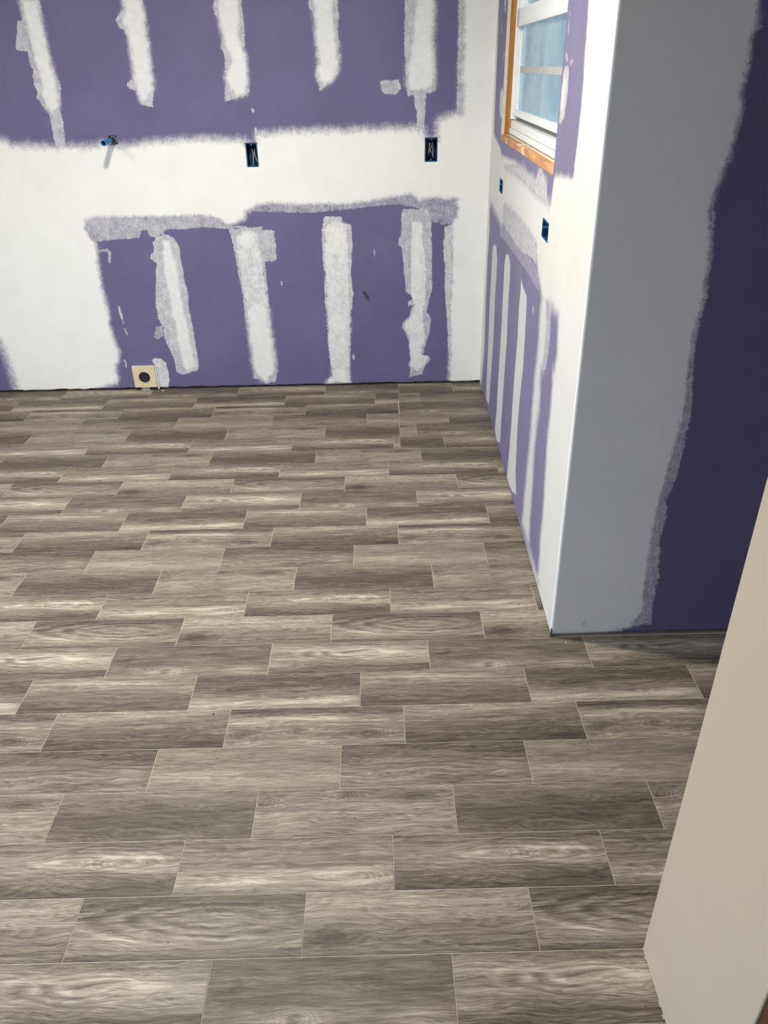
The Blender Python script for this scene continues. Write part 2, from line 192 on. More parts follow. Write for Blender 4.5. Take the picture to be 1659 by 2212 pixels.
MUDDATA = json.loads('''{"back":[["P",0.8,1,[[-340,260],[-340,123],[-200,123],[-172.8,123.3],[-170,123],[-168.6,121.4],[-164,121],[-155.3,120.7],[-148.2,120.1],[-142.7,120.4],[-135.8,120],[-130,120.2],[-126.2,121],[-119.8,120.2],[-112.5,120.1],[-108,120.7],[-100.6,121.7],[-93.3,121.7],[-85.9,122.3],[-78.6,122.3],[-67.8,121.9],[-65.7,121.2],[-60.2,121.5],[-59.5,119.8],[-54.2,119.7],[-53.4,123.5],[-53.3,123.8],[-47.1,124.2],[-39.8,124.5],[-30.3,124.7],[-24.5,125.1],[-14.4,124.7],[-7.1,125],[0.2,124.7],[7.4,125.2],[14.7,125.1],[20.5,125.2],[23.8,124.6],[24.9,120.4],[30.8,120.3],[30.6,127.6],[32.1,128.6],[36.4,130.1],[41.7,131],[41.8,139],[41.1,148.2],[41.7,157.2],[41.1,168.9],[41.3,174.6],[56,260]]],["S",0.6,0.5,[[39.2,131.4],[41.7,131.2],[42.3,136.4],[41.4,148.2],[42,157.2],[41.4,166],[41.5,174.6],[99,260],[96,260],[38.7,174.6],[38.9,163.2],[38.8,151.3],[39.1,141.5],[38.9,134]]],["P",0.5,1,[[-140.8,87.8],[-136.4,88.9],[-121.2,88.8],[-106,88.6],[-87,88.9],[-80.1,88.8],[-75.7,87.3],[-73,84.7],[-68.4,84.9],[-63.5,87],[-62.3,90.2],[-61.9,90.6],[-56,93],[-49.1,94.1],[-38.5,93.2],[-27.2,93.1],[-15.8,92.8],[-4.4,93.6],[3.2,94.6],[13.1,96.2],[18.4,96.4],[21.8,93.6],[27.4,94.7],[41.1,94.4],[41,86.1],[38.8,82.5],[38.6,71.4],[39.3,56],[38.7,43.2],[39,31.7],[39.7,19],[39.6,10.3],[39.2,2.3],[39.2,-3.1],[-28.7,-4.3],[-80,-3.1],[-155.9,-1.4],[-155.5,0.4],[-152.7,1.7],[-145.6,3.1],[-141.6,4.4],[-140,6.8],[-140.5,9.9],[-139.9,15.2],[-138,16.4],[-138,18.6],[-136.6,21.6],[-137.7,24.6],[-138.6,30.5],[-139.3,35.5],[-138.5,43.7],[-139.3,51.7],[-139.3,59.6],[-138.9,67.3],[-138.1,73.4],[-138.5,77.1],[-140.2,80.1],[-141.5,83.8]]],["P",1,1,[[-340,90],[-240,70],[-201.7,33.5],[-198.2,28.4],[-197.4,25],[-197,19],[-196.3,12],[-196.2,7.6],[-196,2.3],[-197.3,-1.3],[-208,-5],[-340,-5]]],["S",0.9,0.42,[[-141.4,88.5],[-128.8,89.1],[-106,88.6],[-86.9,89.1],[-79.4,88.8],[-75,87],[-72.7,84.3],[-62.4,83.6],[-62.3,82.6],[-71.7,82.4],[-83.1,83.5],[-91.7,82.7],[-102.4,82.7],[-103.5,80.9],[-107.6,79.1],[-110.6,79.5],[-111.6,82.8],[-114.4,82.2],[-116.1,78.9],[-127,78.4],[-138,77.7],[-140.2,80.1],[-141.3,83.8]]],["S",0.9,0.28,[[-61.9,90.6],[-56,93.1],[-49,94.3],[-38.5,93.4],[-27.2,93.3],[-15.8,92.9],[-4.4,93.7],[3.2,94.7],[13.1,96.4],[18.4,96.5],[21.8,93.8],[27.4,94.8],[41.1,94.6],[41,86.1],[38.8,82.5],[34.9,82.1],[29.9,83.4],[26.9,86.4],[25.2,88.6],[22.2,90.2],[11.5,92.1],[3.9,91.8],[-4.5,91.1],[-15.9,90.1],[-23.6,89.5],[-32.8,89],[-42.6,89.6],[-54,89.9]]],["S",0.3,0.62,[[34.7,81.7],[39.2,82.9],[38.9,71.4],[39.5,56],[38.8,43.2],[39.1,31.7],[40,19],[39.7,10.3],[39.5,1.4],[39.1,1.5],[38.4,14.7],[37.3,31.8],[36.2,43.3],[35.6,52.9],[35.4,62.3],[34.4,69.9],[34.7,77.4]]],["M",0.4,1,[[-151,260],[-148.3,177.6],[-142.6,177.5],[-142.1,171.8],[-142.2,160.9],[-141.9,154.9],[-141.6,150.1],[-140.9,147],[-141.6,140.9],[-142.4,136.5],[-146.3,134.3],[-147.6,135],[-149.7,141],[-148.4,145.9],[-148.7,150.8],[-149.3,155.6],[-149.6,162.7],[-149.6,169.7]]],["S",0.1,0.5,[[-154,260],[-144,260],[-141.6,177.5],[-141.9,170.7],[-142.1,155.5],[-141,149.5],[-139.6,146.4],[-140.3,142.1],[-142.5,138.4],[-141.9,133.3],[-142.1,126.2],[-142.7,120.3],[-147.6,120.1],[-147.8,125],[-147.4,134.3],[-149.9,137.2],[-151.6,140.7],[-150.7,142.9],[-151.7,146],[-151.4,149],[-150.3,151.7],[-151.6,153.3],[-151.3,158.6],[-156.3,159.3],[-152.8,170.3],[-150.4,170.3],[-149.9,177.6]]],["M",0.4,1,[[-106,260],[-97,260],[-97.8,176.8],[-97.5,171.1],[-97.8,165.4],[-97.5,160.7],[-97.7,153.6],[-97.9,148.1],[-98.1,143.2],[-99.4,141.4],[-102.1,138.3],[-104.6,138.3],[-105.7,142.1],[-106.9,145.2],[-106,151.9],[-106,157.9],[-105.9,163.8],[-106.4,166.7],[-107.8,168.4],[-107.7,170.7],[-106.1,173.5],[-106.2,176.9]]],["S",0.1,0.55,[[-106,260],[-96,260],[-97.4,176.8],[-97.6,168.3],[-97,160.1],[-97.8,147.5],[-97.6,143.2],[-98.4,141.4],[-99.8,136],[-104.8,137],[-105.9,139],[-106.2,142.4],[-109,143.4],[-110.2,145],[-109.1,146.5],[-106.8,147.7],[-106,151.9],[-106.3,159.7],[-106.3,163.5],[-107.2,166.1],[-109.2,166.4],[-110.6,169.6],[-108.5,171.6],[-106.6,173],[-106.5,176.9]]],["M",0.4,1,[[-67,260],[-57,260],[-55.9,176.1],[-56,169.3],[-57.4,165.9],[-56.1,158.9],[-55.2,154.1],[-55,146.8],[-56.7,140.6],[-61.5,139.2],[-63.5,142.6],[-65.8,147],[-62.5,154.2],[-62.6,156.6],[-64.2,157.8],[-65,164.9],[-65.5,169.5],[-66.1,172.9],[-65.6,176.3]]],["S",0.1,0.5,[[-67,260],[-56,260],[-54.9,176.1],[-54.7,167.6],[-55.1,158.8],[-55.4,152.9],[-54.3,149.8],[-55.3,146.8],[-55.1,141.2],[-59.3,139.4],[-66.6,137.4],[-66.5,141.4],[-65.6,145.7],[-67.4,147.6],[-65.3,148.2],[-64.7,156],[-66,158.4],[-65.4,164.9],[-65.8,170.1],[-67.3,171.2],[-67.6,174.1],[-66.3,176.3]]],["M",0.4,1,[[-25,260],[-16,260],[-15.1,175.5],[-15.1,169.8],[-15,164.1],[-14.3,158.2],[-13.8,152.2],[-14.3,149.2],[-17,145.5],[-21.3,142.8],[-23.7,145.7],[-24.1,149.3],[-23.3,151.1],[-23.6,158.3],[-23.9,164.2],[-24.1,172.2],[-24.6,175.6]]],["S",0.1,0.5,[[-26,260],[-15,260],[-13.4,175.5],[-13.2,169.8],[-13.7,162.9],[-13.6,155.2],[-14,148.6],[-17.7,144.3],[-21.4,142.2],[-23.2,141.3],[-23.4,143.8],[-25.3,146.9],[-24.8,149.3],[-23.7,151.1],[-23.6,158.3],[-24.2,164.8],[-24.5,171.4],[-26.1,172.8],[-25.9,175.7]]],["M",0.45,1,[[17,260],[27,260],[28.1,174.8],[28.5,166.2],[28,157.5],[28.8,152.7],[29.2,147.2],[28.9,142.3],[24.7,140.2],[17.6,140.6],[16.3,143.1],[16.2,150.5],[17.6,154.7],[18.3,160],[19.3,168.1],[20.3,174.9]]],["S",0.1,0.5,[[14,260],[28,260],[28.4,174.8],[28.9,163.3],[28.4,154.5],[29.6,147.8],[29.3,140.1],[25.4,139.2],[24.8,132.9],[24.5,124.6],[20.9,124.6],[20.8,131.7],[19.7,135.6],[19.6,138.7],[16.9,138.4],[15.7,142.5],[15.6,151.7],[15.2,158.9],[15.2,169.3],[15.4,175]]],["S",0,0.5,[[3.8,144.9],[12.7,145.2],[13.7,141.3],[11.9,139.5],[8.3,139.1],[4.8,140.2]]],["S",0.2,0.55,[[-108.5,78.4],[-103.9,80.9],[-99.1,79.3],[-96.8,74],[-96.8,66.5],[-96.6,57.2],[-95.9,50.8],[-96.5,42.8],[-95.8,34.6],[-95.8,25.4],[-95.5,15.9],[-96.4,10.3],[-105.1,7.8],[-108.6,9.6],[-108.1,15.3],[-109.7,21.4],[-111.9,28.3],[-111.4,34.1],[-113.4,39.1],[-113.4,46.4],[-112,55.1],[-109.7,66.7],[-112.4,69.1],[-111.6,71.3],[-109.8,72.8],[-109.6,76.5]]],["M",0.4,1,[[-104.5,79],[-100.8,78.2],[-100.1,72.6],[-99.3,68],[-99.1,58.8],[-99.1,50.9],[-98.7,42.9],[-98.2,34.6],[-97.8,26.3],[-97.3,17.7],[-97,12],[-102.2,9.9],[-105.2,12.6],[-104.7,18.7],[-105.6,26.4],[-105.7,36.5],[-106.5,44.6],[-106.8,52.7],[-106.9,62.1],[-106.2,71.2],[-105.6,77.2]]],["S",0.5,0.5,[[-71.3,82.4],[-54,83.4],[-55.6,81.8],[-49.1,81.3],[-48.9,74.6],[-49.1,67.8],[-50.8,66.3],[-55.1,66.4],[-55,50],[-54.9,37.9],[-54.4,25.3],[-54.3,8],[-55.1,3.1],[-61.2,1.9],[-62.7,4.2],[-67.3,4.7],[-67,7.8],[-66.1,8.3],[-67.2,21.3],[-68.1,36.5],[-68.2,50.3],[-69.3,62.1],[-70.1,72],[-70.6,78],[-71.4,81]]],["S",0.5,0.75,[[-67.9,77.9],[-65.7,80.9],[-61.7,81.7],[-57.7,80],[-57.6,73.3],[-56.7,65.7],[-56.3,57.9],[-55.8,50],[-55.4,42],[-66.7,42.2],[-67.4,50.3],[-68.1,62],[-68.8,70.5]]],["M",0.45,1,[[-67.1,42.2],[-63.8,47],[-58.1,47.7],[-55.5,42.8],[-55.6,35.4],[-54.8,25.3],[-54.5,15],[-54.4,8.9],[-60.3,2.6],[-63.1,4.2],[-66.1,8.3],[-66.9,17],[-67.2,29.8]]],["M",0.45,1,[[-68,77.6],[-65.7,80.9],[-61.7,81.5],[-58.8,80],[-58,76.3],[-59.6,72.6],[-64.4,71.1],[-67.6,73.5]]],["S",0.2,0.55,[[-24.5,87.4],[-15.7,87.2],[-15.4,83.9],[-11,83.3],[-10.9,72.3],[-11.6,64.8],[-12.1,60.1],[-11.3,49.1],[-12.9,38.6],[-13.4,26.1],[-14.2,15.9],[-14.4,0.9],[-28.5,1],[-24.8,6.5],[-25.9,24.7],[-25.6,38.9],[-26.4,45.4],[-25.7,57.3],[-26.1,72.6],[-26,80.1],[-24.6,85.2]]],["S",0.3,0.82,[[-23.9,83],[-20.8,85.1],[-15.4,84.3],[-12.9,79.8],[-13.2,63.3],[-13.7,50],[-13.7,39.5],[-14.2,27.8],[-15.3,20.2],[-15.2,11.5],[-15.2,1.6],[-27.1,1.6],[-23.9,7.3],[-25.5,16.1],[-25.3,28.9],[-24.9,38.9],[-25.1,49.4],[-25,61.2],[-24.7,72.6],[-24.4,80.1]]],["M",0.45,1,[[-23.6,82.2],[-20,84.4],[-15.1,83.5],[-12.9,79.1],[-12.8,72.4],[-14.2,68.3],[-20.1,67.6],[-24.2,70.3],[-24.7,76.4]]],["M",0.45,1,[[-24.6,39.3],[-18.2,39.7],[-14,38.6],[-14.1,29.5],[-18.7,28.8],[-23.6,29.7],[-24.9,33.1]]],["M",0.45,1,[[-23.7,10.4],[-16.1,10.7],[-15.2,1.6],[-28,1.2],[-23.9,6]]],["S",0.3,0.5,[[13.8,90.2],[26.8,89.6],[28.4,84.2],[28.9,71.6],[29.2,51.5],[27.7,45.9],[26.6,40.2],[28.6,36.1],[28.3,28.6],[25.9,21],[24.7,16.3],[27.7,16.3],[29,13.6],[26.1,9.7],[24.4,6.2],[26.5,5.8],[21,4.7],[16.8,3.3],[18,8.2],[16.8,10.8],[18,15.2],[16.4,26.3],[13.9,30.6],[13.9,33.9],[16.8,37.2],[19.2,42.8],[16.8,43.7],[19.6,47.3],[15.6,50.1],[14.8,59.6],[13.7,71.9],[11.8,73.4],[12.2,76.4],[13.3,77.8]]],["S",0.3,0.85,[[18.8,84],[24.1,83.9],[23.8,76.9],[25.1,67.9],[26,56.3],[26.1,48.3],[24.5,40.3],[25,32],[25.9,27],[23.9,16.8],[28.1,15.4],[24.8,8.9],[21.4,7.2],[18.5,9.9],[17.6,16.9],[17.6,25.5],[15.1,30.6],[15.1,33.9],[18.4,38],[20,43.6],[18.4,48.5],[18,56.4],[18,65.7],[18.4,75.5]]],["M",0.45,1,[[18.8,79.2],[20.7,82.9],[23.4,82.1],[23.8,76.9],[24.8,67.9],[25.4,56.3],[25,49.2],[22.4,48.4],[19.6,50.9],[18.4,56.4],[18.2,68]]],["M",0.4,1,[[18.8,38],[24.1,38.7],[25.8,32],[23.8,27],[18.4,27.1],[16,30.6],[16,34.7]]],["S",0.1,0.7,[[-120.5,16.5],[-119,17.7],[-115.3,17.2],[-112.8,14.6],[-112.4,9.3],[-112.7,4.9],[-114.2,0.6],[-119.8,0.5],[-118.6,12.9]]],["S",0,0.55,[[-133.1,45.8],[-131.8,46],[-131.5,41.1],[-131.1,36.3],[-132.1,36.2],[-132.7,40.3]]],["S",0,0.4,[[-132.2,34.1],[-131.2,34.1],[-130.3,30.5],[-131.1,30.2]]],["S",0,0.4,[[-137.6,73.7],[-132.4,74.4],[-131.1,72.5],[-132.4,67.2],[-133.7,67.2],[-132.7,72.9],[-137.5,72.4]]],["S",0,0.6,[[-135.9,16.8],[-134.5,17.2],[-133.7,15],[-134.3,12.8],[-135.3,12.9],[-135,15.5]]],["S",0.2,0.3,[[-115,34.6],[-111.7,34.9],[-111.6,29.9],[-115.3,27.5],[-117.5,29.2]]],["S",0,0.4,[[-0.7,71.8],[0.3,71.7],[0.5,68],[-0.3,67.6]]],["S",0,0.5,[[-13.2,17.1],[-11.7,17.1],[-11.8,14.5],[-12.9,14.5]]],["S",0.2,0.4,[[16.8,45.3],[19.6,45.7],[20,42.8],[16.8,42.5]]],["S",0,0.4,[[-48.1,56.6],[-47,56.4],[-47.4,54.4],[-48.5,54.6]]],["S",0,0.5,[[-55.1,135],[-53.7,134.6],[-53.2,133],[-54.6,133]]],["S",0,0.6,[[-54.5,127.1],[-53.1,126.9],[-53.6,123.7],[-54.5,123.7]]],["D",0.1,0.75,[[-7,50.2],[-5.8,50.7],[-4.7,50.2],[-3.5,48.3],[-2.9,45.9],[-4,45.6],[-5,46.7],[-5.7,48.3]]]],"right":[["P",0.9,1,[[273.9,113.6],[246.8,114.5],[221,114.7],[192.8,114],[179.2,114.3],[168.1,114.2],[168.4,114.8],[174.9,115.4],[178,119.9],[184,120.5],[192.6,120.6],[196.5,117.7],[206.1,118],[216.3,118.2],[223.1,119]]],["S",0.8,0.72,[[273.9,113.6],[246.8,114.5],[221,114.7],[192.8,114],[179.2,114.3],[168.1,114.2],[168.4,114.8],[174.9,115.4],[178,119.9],[184,120.5],[192.6,120.6],[196.5,117.7],[206.1,118],[216.3,118.2],[223.1,119]]],["P",0.9,1,[[269.9,99.1],[247.7,100.4],[223,100.8],[201.3,100.5],[185.4,99.4],[184.1,93.2],[192,93.9],[201.7,93.1],[213.9,91.5],[230.3,91.2],[243.4,91.5],[257.5,91.8],[265.6,93.3],[269.7,95.5]]],["P",0.35,1,[[287,270],[321.3,174.2],[319.9,165],[318.4,152.5],[317,136.3],[316.1,124.2],[313.4,122],[301.8,120.9],[292,119.4],[285.1,117],[269,117.5],[245.1,118.4],[227.9,118.5],[215.6,117.4],[204.6,117.4],[197.5,117],[219.7,118.6],[214.2,118.2],[204.2,118],[198.2,117.3],[194.5,119.2],[192.5,120.5],[188.4,121.9],[185.9,121.1],[182.3,120.5],[179,120.3],[177.4,118.7],[176.5,115.4],[172.9,114.6],[168,114.1],[167.3,117],[166.6,120.1],[165.4,122.7],[159.9,123.4],[150.9,123.9],[147.6,124.6],[139.3,124.6],[138.7,126.6],[138.8,127.9],[138.4,129.7],[138.4,131.6],[137.9,135.4],[137.5,141],[138.4,148.1],[139.8,155],[140.2,159.2],[141.1,163.3],[145,270]]],["P",0.9,1,[[313.7,94.1],[296.1,92.1],[282.2,91.6],[275,90.2],[269.7,92.2],[265.6,93.3],[257.8,92.4],[244.3,93.4],[229.6,94.7],[211.7,96.1],[199.5,96.9],[186.7,98.3],[183.6,95.7],[177.9,91.7],[173.2,89.4],[169.6,87.4],[170.1,81.4],[168.4,72.9],[168.9,63.1],[170.1,62.6],[169,47.4],[168.8,33.3],[169.6,20.4],[170.2,3.2],[152.6,3.8],[136,2.8],[134.4,7],[136.1,17.6],[136.2,29.2],[138.9,43.4],[140.1,54.3],[139.7,63.8],[141.4,72.9],[139.2,73.7],[138.1,79.9],[141.2,88.6],[142.9,89.1],[152.1,89],[160.3,87.6],[159.7,87.2],[156.6,79.6],[156.8,73.7],[156.9,67.4],[160.7,66],[157.3,54.5],[159.1,45.8],[159.1,35.6],[156.5,22.5],[155.8,12.9],[152.6,3.8],[132.3,2.9],[200.6,-1.9],[300,-3],[322,-3],[314.1,6.3],[315.1,10.5],[311.4,22.4],[315.3,49.7],[317.1,67.3],[315.2,80.7],[317.4,89.6]]],["S",0.9,0.66,[[269.9,99.1],[247.7,100.4],[223,100.8],[201.3,100.5],[185.4,99.4],[184.1,93.2],[192,93.9],[201.7,93.1],[213.9,91.5],[230.3,91.2],[243.4,91.5],[257.5,91.8],[265.6,93.3],[269.7,95.5]]],["S",0.9,0.3,[[265.6,93.3],[230.3,91.2],[201.7,93.1],[184.1,93.2],[173.2,89.4],[171.4,87.5],[179.2,87],[194.9,87.8],[216.4,87.4],[241.2,87],[260.9,86.8],[275.9,85.4],[278,89.7]]],["S",0.3,0.5,[[160.3,87.6],[152.2,89.1],[152.6,86.4],[150.6,78.6],[152.7,68.9],[156.9,67.4],[156.8,73.7],[156.6,79.6]]],["M",0.15,1,[[169.6,87.4],[159.7,87.2],[156.6,79.6],[156.8,73.7],[156.9,67.4],[160.7,66],[157.3,54.5],[159.1,45.8],[159.1,35.6],[156.5,22.5],[155.8,12.9],[152.6,3.8],[170.2,3.2],[169.6,20.4],[168.8,33.3],[169,47.4],[170.1,62.6],[168.9,63.1],[168.4,72.9],[170.1,81.4]]],["M",0.1,1,[[298.1,77.2],[286.1,80],[280.4,75.1],[280,67.1],[280.1,54.6],[277.7,38],[279.4,23.3],[280,16.7],[280.5,6.1],[282.6,4.7],[293.4,2.9],[295.9,10.7],[295.5,17.5],[296.4,32],[298.6,49.6],[298.9,62.7],[298.9,73.3]]],["M",0.1,1,[[254.3,82.2],[246.6,84.1],[240.8,81.8],[238.9,76.8],[239,65.7],[236.3,51.2],[237,38.6],[237,27.3],[237,15.6],[236.5,5.4],[247,0.9],[254.6,3.5],[253.5,14.6],[254.4,26.4],[254,32.4],[253.9,49.7],[255.1,65.3],[256.8,78.3]]],["M",0.1,1,[[210.8,83.1],[206.5,81.2],[197.3,80.2],[195.9,77.4],[194.4,68],[193.1,54.4],[195.1,43.8],[195.3,31],[192.8,19],[192,14],[186.5,6.3],[197,2.3],[205.9,1],[211.5,0.4],[210.4,10.3],[209.8,24.6],[210.7,37.7],[210.6,48.1],[209.8,59.7],[211.6,73.1],[210.8,78.4]]],["S",0.3,0.35,[[211.5,0.4],[212,9.5],[192.4,14.8],[186,6.6],[197,2.3]]],["S",0.2,0.6,[[166.2,147.8],[164.6,150.1],[160.2,150.3],[158.8,148.8],[157.9,145.9],[158.1,142],[159.4,138],[163.1,136],[166.7,135.9],[166.2,139.7],[167.1,143.8]]],["M",0.4,1,[[165.1,147.8],[161.2,148],[160,146.9],[160.3,143],[161.3,139.3],[164.6,137.7],[166.2,139.7],[166.5,143.8]]],["S",0.1,0.4,[[166.3,153.4],[164,153.4],[160.9,151.7],[161.9,150.5],[165.4,151.7]]],["S",0.1,0.45,[[165.4,162.5],[163.8,162.4],[162.4,161.2],[163.3,160.9],[164.7,161.5]]],["S",0.1,0.4,[[165.5,160.6],[163.7,160.3],[162.7,157.3],[164.9,157.2],[165.1,158.7]]],["S",0.1,0.4,[[158,151.5],[154.4,151.6],[153,150.9],[156,150.5],[157.5,149.8],[158.3,150.9]]],["M",0.1,1,[[300.5,140.1],[294.4,142.1],[289.5,138.8],[290.5,131],[296,130.7],[300.4,133.7]]],["S",0.1,0.6,[[308.8,165],[305.9,164.8],[303.6,161.1],[306.4,161.1]]],["S",0.1,0.6,[[296.5,155.1],[293.8,154.9],[293,150.6],[295.5,151.2]]],["S",0.1,0.6,[[303.9,173.1],[295.8,172.6],[296.2,168.1],[300.4,168.6]]],["S",0.1,0.6,[[184.1,80],[181.9,80.6],[180.8,78.4],[182.6,77.9]]]],"ret":[["P",0.25,1,[[78,270],[330,270],[330,-5],[60,-5],[67.2,0],[68.7,1.2],[72,2],[75.1,3.5],[76,5.9],[77.5,8.7],[77.1,13.9],[76.4,21.4],[76.3,28.7],[76.3,35.7],[76,42.5],[76.2,48.7],[77,52.5],[77.3,59.6],[78.1,65.6],[78.5,71.5],[78.3,74.1],[77.7,84],[77.2,91.1],[77.8,102.4],[77.4,113],[76.5,117.1],[75.4,121.8],[75.9,125.1],[76.6,128.3],[77.4,132.5],[77.9,136.6],[78.1,141.6],[77.7,144.5],[77.7,147.4],[77.7,150.9],[77.4,153.9],[77.7,155.7],[78.3,156.7],[78,159.2],[77.5,161]]],["S",0.6,0.42,[[77,270],[80,270],[78,161],[78.5,159.2],[78.7,156.7],[77.9,155.5],[77.7,153.9],[77.9,150.9],[78,147.4],[78,144.5],[78.6,141.6],[78.4,136.6],[77.9,132.5],[77.2,128.3],[76.5,125.1],[76.9,121.8],[77.6,117],[78.3,110.9],[78.7,102.3],[78.1,91.1],[79.9,77.8],[80.5,71.5],[80.3,63.6],[79.9,53.3],[78.7,46.8],[79.3,40.2],[78.9,33.3],[79.6,26.2],[80.6,21.3],[80.3,15.8],[80.4,11.2],[81.2,3.6],[75.6,3.3],[73.9,3.6],[75.2,8.8],[76.1,13.9],[75.8,21.4],[75.5,28.7],[75.5,35.7],[75.2,42.5],[75.4,48.7],[76.3,52.5],[76.6,59.6],[77.4,65.7],[77.8,71.5],[77.4,74.1],[76.8,84],[76,91.1],[76.7,102.4],[76.3,113],[76.3,117.1],[75.1,121.8],[75.7,126.2],[77.6,134.6],[77.9,142.6],[77.3,150.2],[77.4,155.7],[77.6,159.2],[77.4,161]]],["D",0.3,0.18,[[59.7,4.5],[60,5.6],[61,5.7],[61.5,4.5],[61.2,3.5],[60,3.6]]]]}''')

def poly_sd(P, poly, pad):
    """signed distance (positive inside) of points P (N,2) to a polygon, -pad beyond its neighbourhood"""
    A = np.array(poly, float); out = np.full(len(P), -pad)
    m = (P[:,0] > A[:,0].min()-pad) & (P[:,0] < A[:,0].max()+pad) & (P[:,1] > A[:,1].min()-pad) & (P[:,1] < A[:,1].max()+pad)
    Q = P[m]
    if not len(Q): return out
    d2 = np.full(len(Q), 1e9); ins = np.zeros(len(Q), bool)
    B = np.roll(A, -1, 0)
    for (ax, ay), (bx, by) in zip(A, B):
        ex, ey = bx-ax, by-ay; L = ex*ex+ey*ey
        if L < 1e-9: continue
        px, py = Q[:,0]-ax, Q[:,1]-ay
        t = np.clip((px*ex+py*ey)/L, 0, 1)
        d2 = np.minimum(d2, (px-t*ex)**2+(py-t*ey)**2)
        c = ((ay > Q[:,1]) != (by > Q[:,1]))
        if ey != 0: ins ^= c & (Q[:,0] < ex*(Q[:,1]-ay)/ey + ax)
    s = np.sqrt(d2); out[m] = np.where(ins, s, -np.minimum(s, pad))
    return out

def lines(segs, extra=()):
    v = []
    for a, b, st in segs: v += list(np.arange(a, b, st))
    v.append(segs[-1][1]); v = np.array(v)
    for e in extra: v = v[np.abs(v-e) > .0016]
    v = np.sort(np.concatenate([v, np.array(extra, float)])) if len(extra) else v
    return v

def mud_wall(name, place, us, zs, holes, shapes, mat, back, ragged=0.0):
    """drywall sheet as a grid: place(u,z,depth)->world; holes are cut through; mud attributes from traced trowel marks"""
    nu, nz = len(us), len(zs)
    UU, ZZ = np.meshgrid(us, zs, indexing='ij')
    Pw = np.stack([UU.ravel()*100, ZZ.ravel()*100], 1); N = len(Pw)
    mud = np.full(N, 30.0); soft = np.zeros(N); near = np.full(N, 1e9)
    mcap = np.full(N, 1.15); skim = np.full(N, -3.0); skop = np.zeros(N); dark = np.full(N, -3.0); dkop = np.zeros(N)
    for op, sf, o, poly in shapes:
        sd = poly_sd(Pw, poly, 4.0)
        if op == 'P':
            new = np.minimum(mud, -sd); ch = new < mud - 1e-6
        elif op == 'M':
            new = np.maximum(mud, sd); ch = new > mud + 1e-6
            mcap = np.where(sd > -1.2, .88, mcap)
        elif op == 'S':
            w_ = sd > np.maximum(-1.5, np.where(skim < 0, skim, -1.5))
            inside = sd > -.35
            up = inside | ((sd > skim) & (skim < 0))
            hit = up & ((sd > 0) | (skim < 0))
            keep = (skim > 0) & (sd > 0) & (skop > o) & (skim < 99)
            hit &= ~keep
            skim = np.where(hit, sd, skim); skop = np.where(hit, o, skop)
            continue
        else:
            dkop = np.where(sd > -1.5, o, dkop); dark = np.maximum(dark, sd); continue
        mud = new
        sel = ch & (np.abs(sd) < 3.99) & (np.abs(sd) < near)
        soft = np.where(sel, sf, soft); near = np.where(sel, np.abs(sd), near)
    co = np.array([place(u, z, 0.0) for u, z in zip(UU.ravel(), ZZ.ravel())]) if N < 20 else np.stack(place(UU.ravel(), ZZ.ravel(), 0.0), 1)
    if ragged:
        idx = np.arange(nu)*nz
        jit = np.interp(us, np.linspace(us[0], us[-1], int((us[-1]-us[0])/.035)), RNG.uniform(-1, 1, int((us[-1]-us[0])/.035)))
        jit += np.where(RNG.random(nu) > .93, RNG.uniform(-1, 1, nu), 0)
        co[idx, 2] += jit*ragged
    uc = (us[:-1]+us[1:])/2; zc = (zs[:-1]+zs[1:])/2
    ok = np.ones((nu-1, nz-1), bool)
    for u0, u1, z0, z1 in holes:
        ok &= ~(((uc > u0) & (uc < u1))[:, None] & ((zc > z0) & (zc < z1))[None, :])
    I, K = np.nonzero(ok); a = I*nz+K
    quads = np.stack([a, a+nz, a+nz+1, a+1], 1)
    E = np.concatenate([quads[:, [j, (j+1) % 4]] for j in range(4)])
    key = np.sort(E, 1); key = key[:,0]*N+key[:,1]
    _, inv, cnt = np.unique(key, return_inverse=True, return_counts=True)
    be = E[cnt[inv] == 1]
    bv = np.unique(be); mp = {int(v): N+i for i, v in enumerate(bv)}
    n0, n1 = Vector(place(0., 0., 0.)), Vector(place(0., 0., back)); off = np.array(n1-n0)
    co = np.concatenate([co, co[bv]+off])
    q2 = np.array([(int(e[1]), int(e[0]), mp[int(e[0])], mp[int(e[1])]) for e in be])
    quads = np.concatenate([quads, q2])
    me = bpy.data.meshes.new(name)
    me.vertices.add(len(co)); me.vertices.foreach_set('co', co.ravel())
    me.loops.add(quads.size); me.loops.foreach_set('vertex_index', quads.ravel().astype(np.int32))
    me.polygons.add(len(quads)); me.polygons.foreach_set('loop_start', np.arange(0, quads.size, 4, dtype=np.int32))
    me.polygons.foreach_set('loop_total', np.full(len(quads), 4, dtype=np.int32))
    me.update(calc_edges=True)
    for nm, arr in (('mud', mud), ('skim', skim), ('skop', skop), ('soft', soft), ('dark', dark), ('mcap', mcap), ('dkop', dkop)):
        at = me.attributes.new(nm, 'FLOAT', 'POINT')
        at.data.foreach_set('value', np.concatenate([arr, arr[bv]]).astype(np.float32))
    me.materials.append(mat)
    o = bpy.data.objects.new(name, me); link(o); tag(o, kind='structure')
    return o

# ------------------------------------------------------------------ structure: walls
H = 2.44
YB = 3.25
XR = lambda y: .51 + .0225*(y-1.09)
HX = {'a': (-.5935, -.5385, 1.101, 1.205), 'b': (.2475, .3075, 1.108, 1.212)}     # box openings in the back wall
HY = {'a': (2.757, 2.863, 1.024, 1.080), 'b': (1.678, 1.786, 1.034, 1.0925)}      # box openings in the right wall
WIN = (1.68, 2.905, 1.222, 2.12)                                                   # window opening (y, z)
PIPE = (-1.207, 1.226)

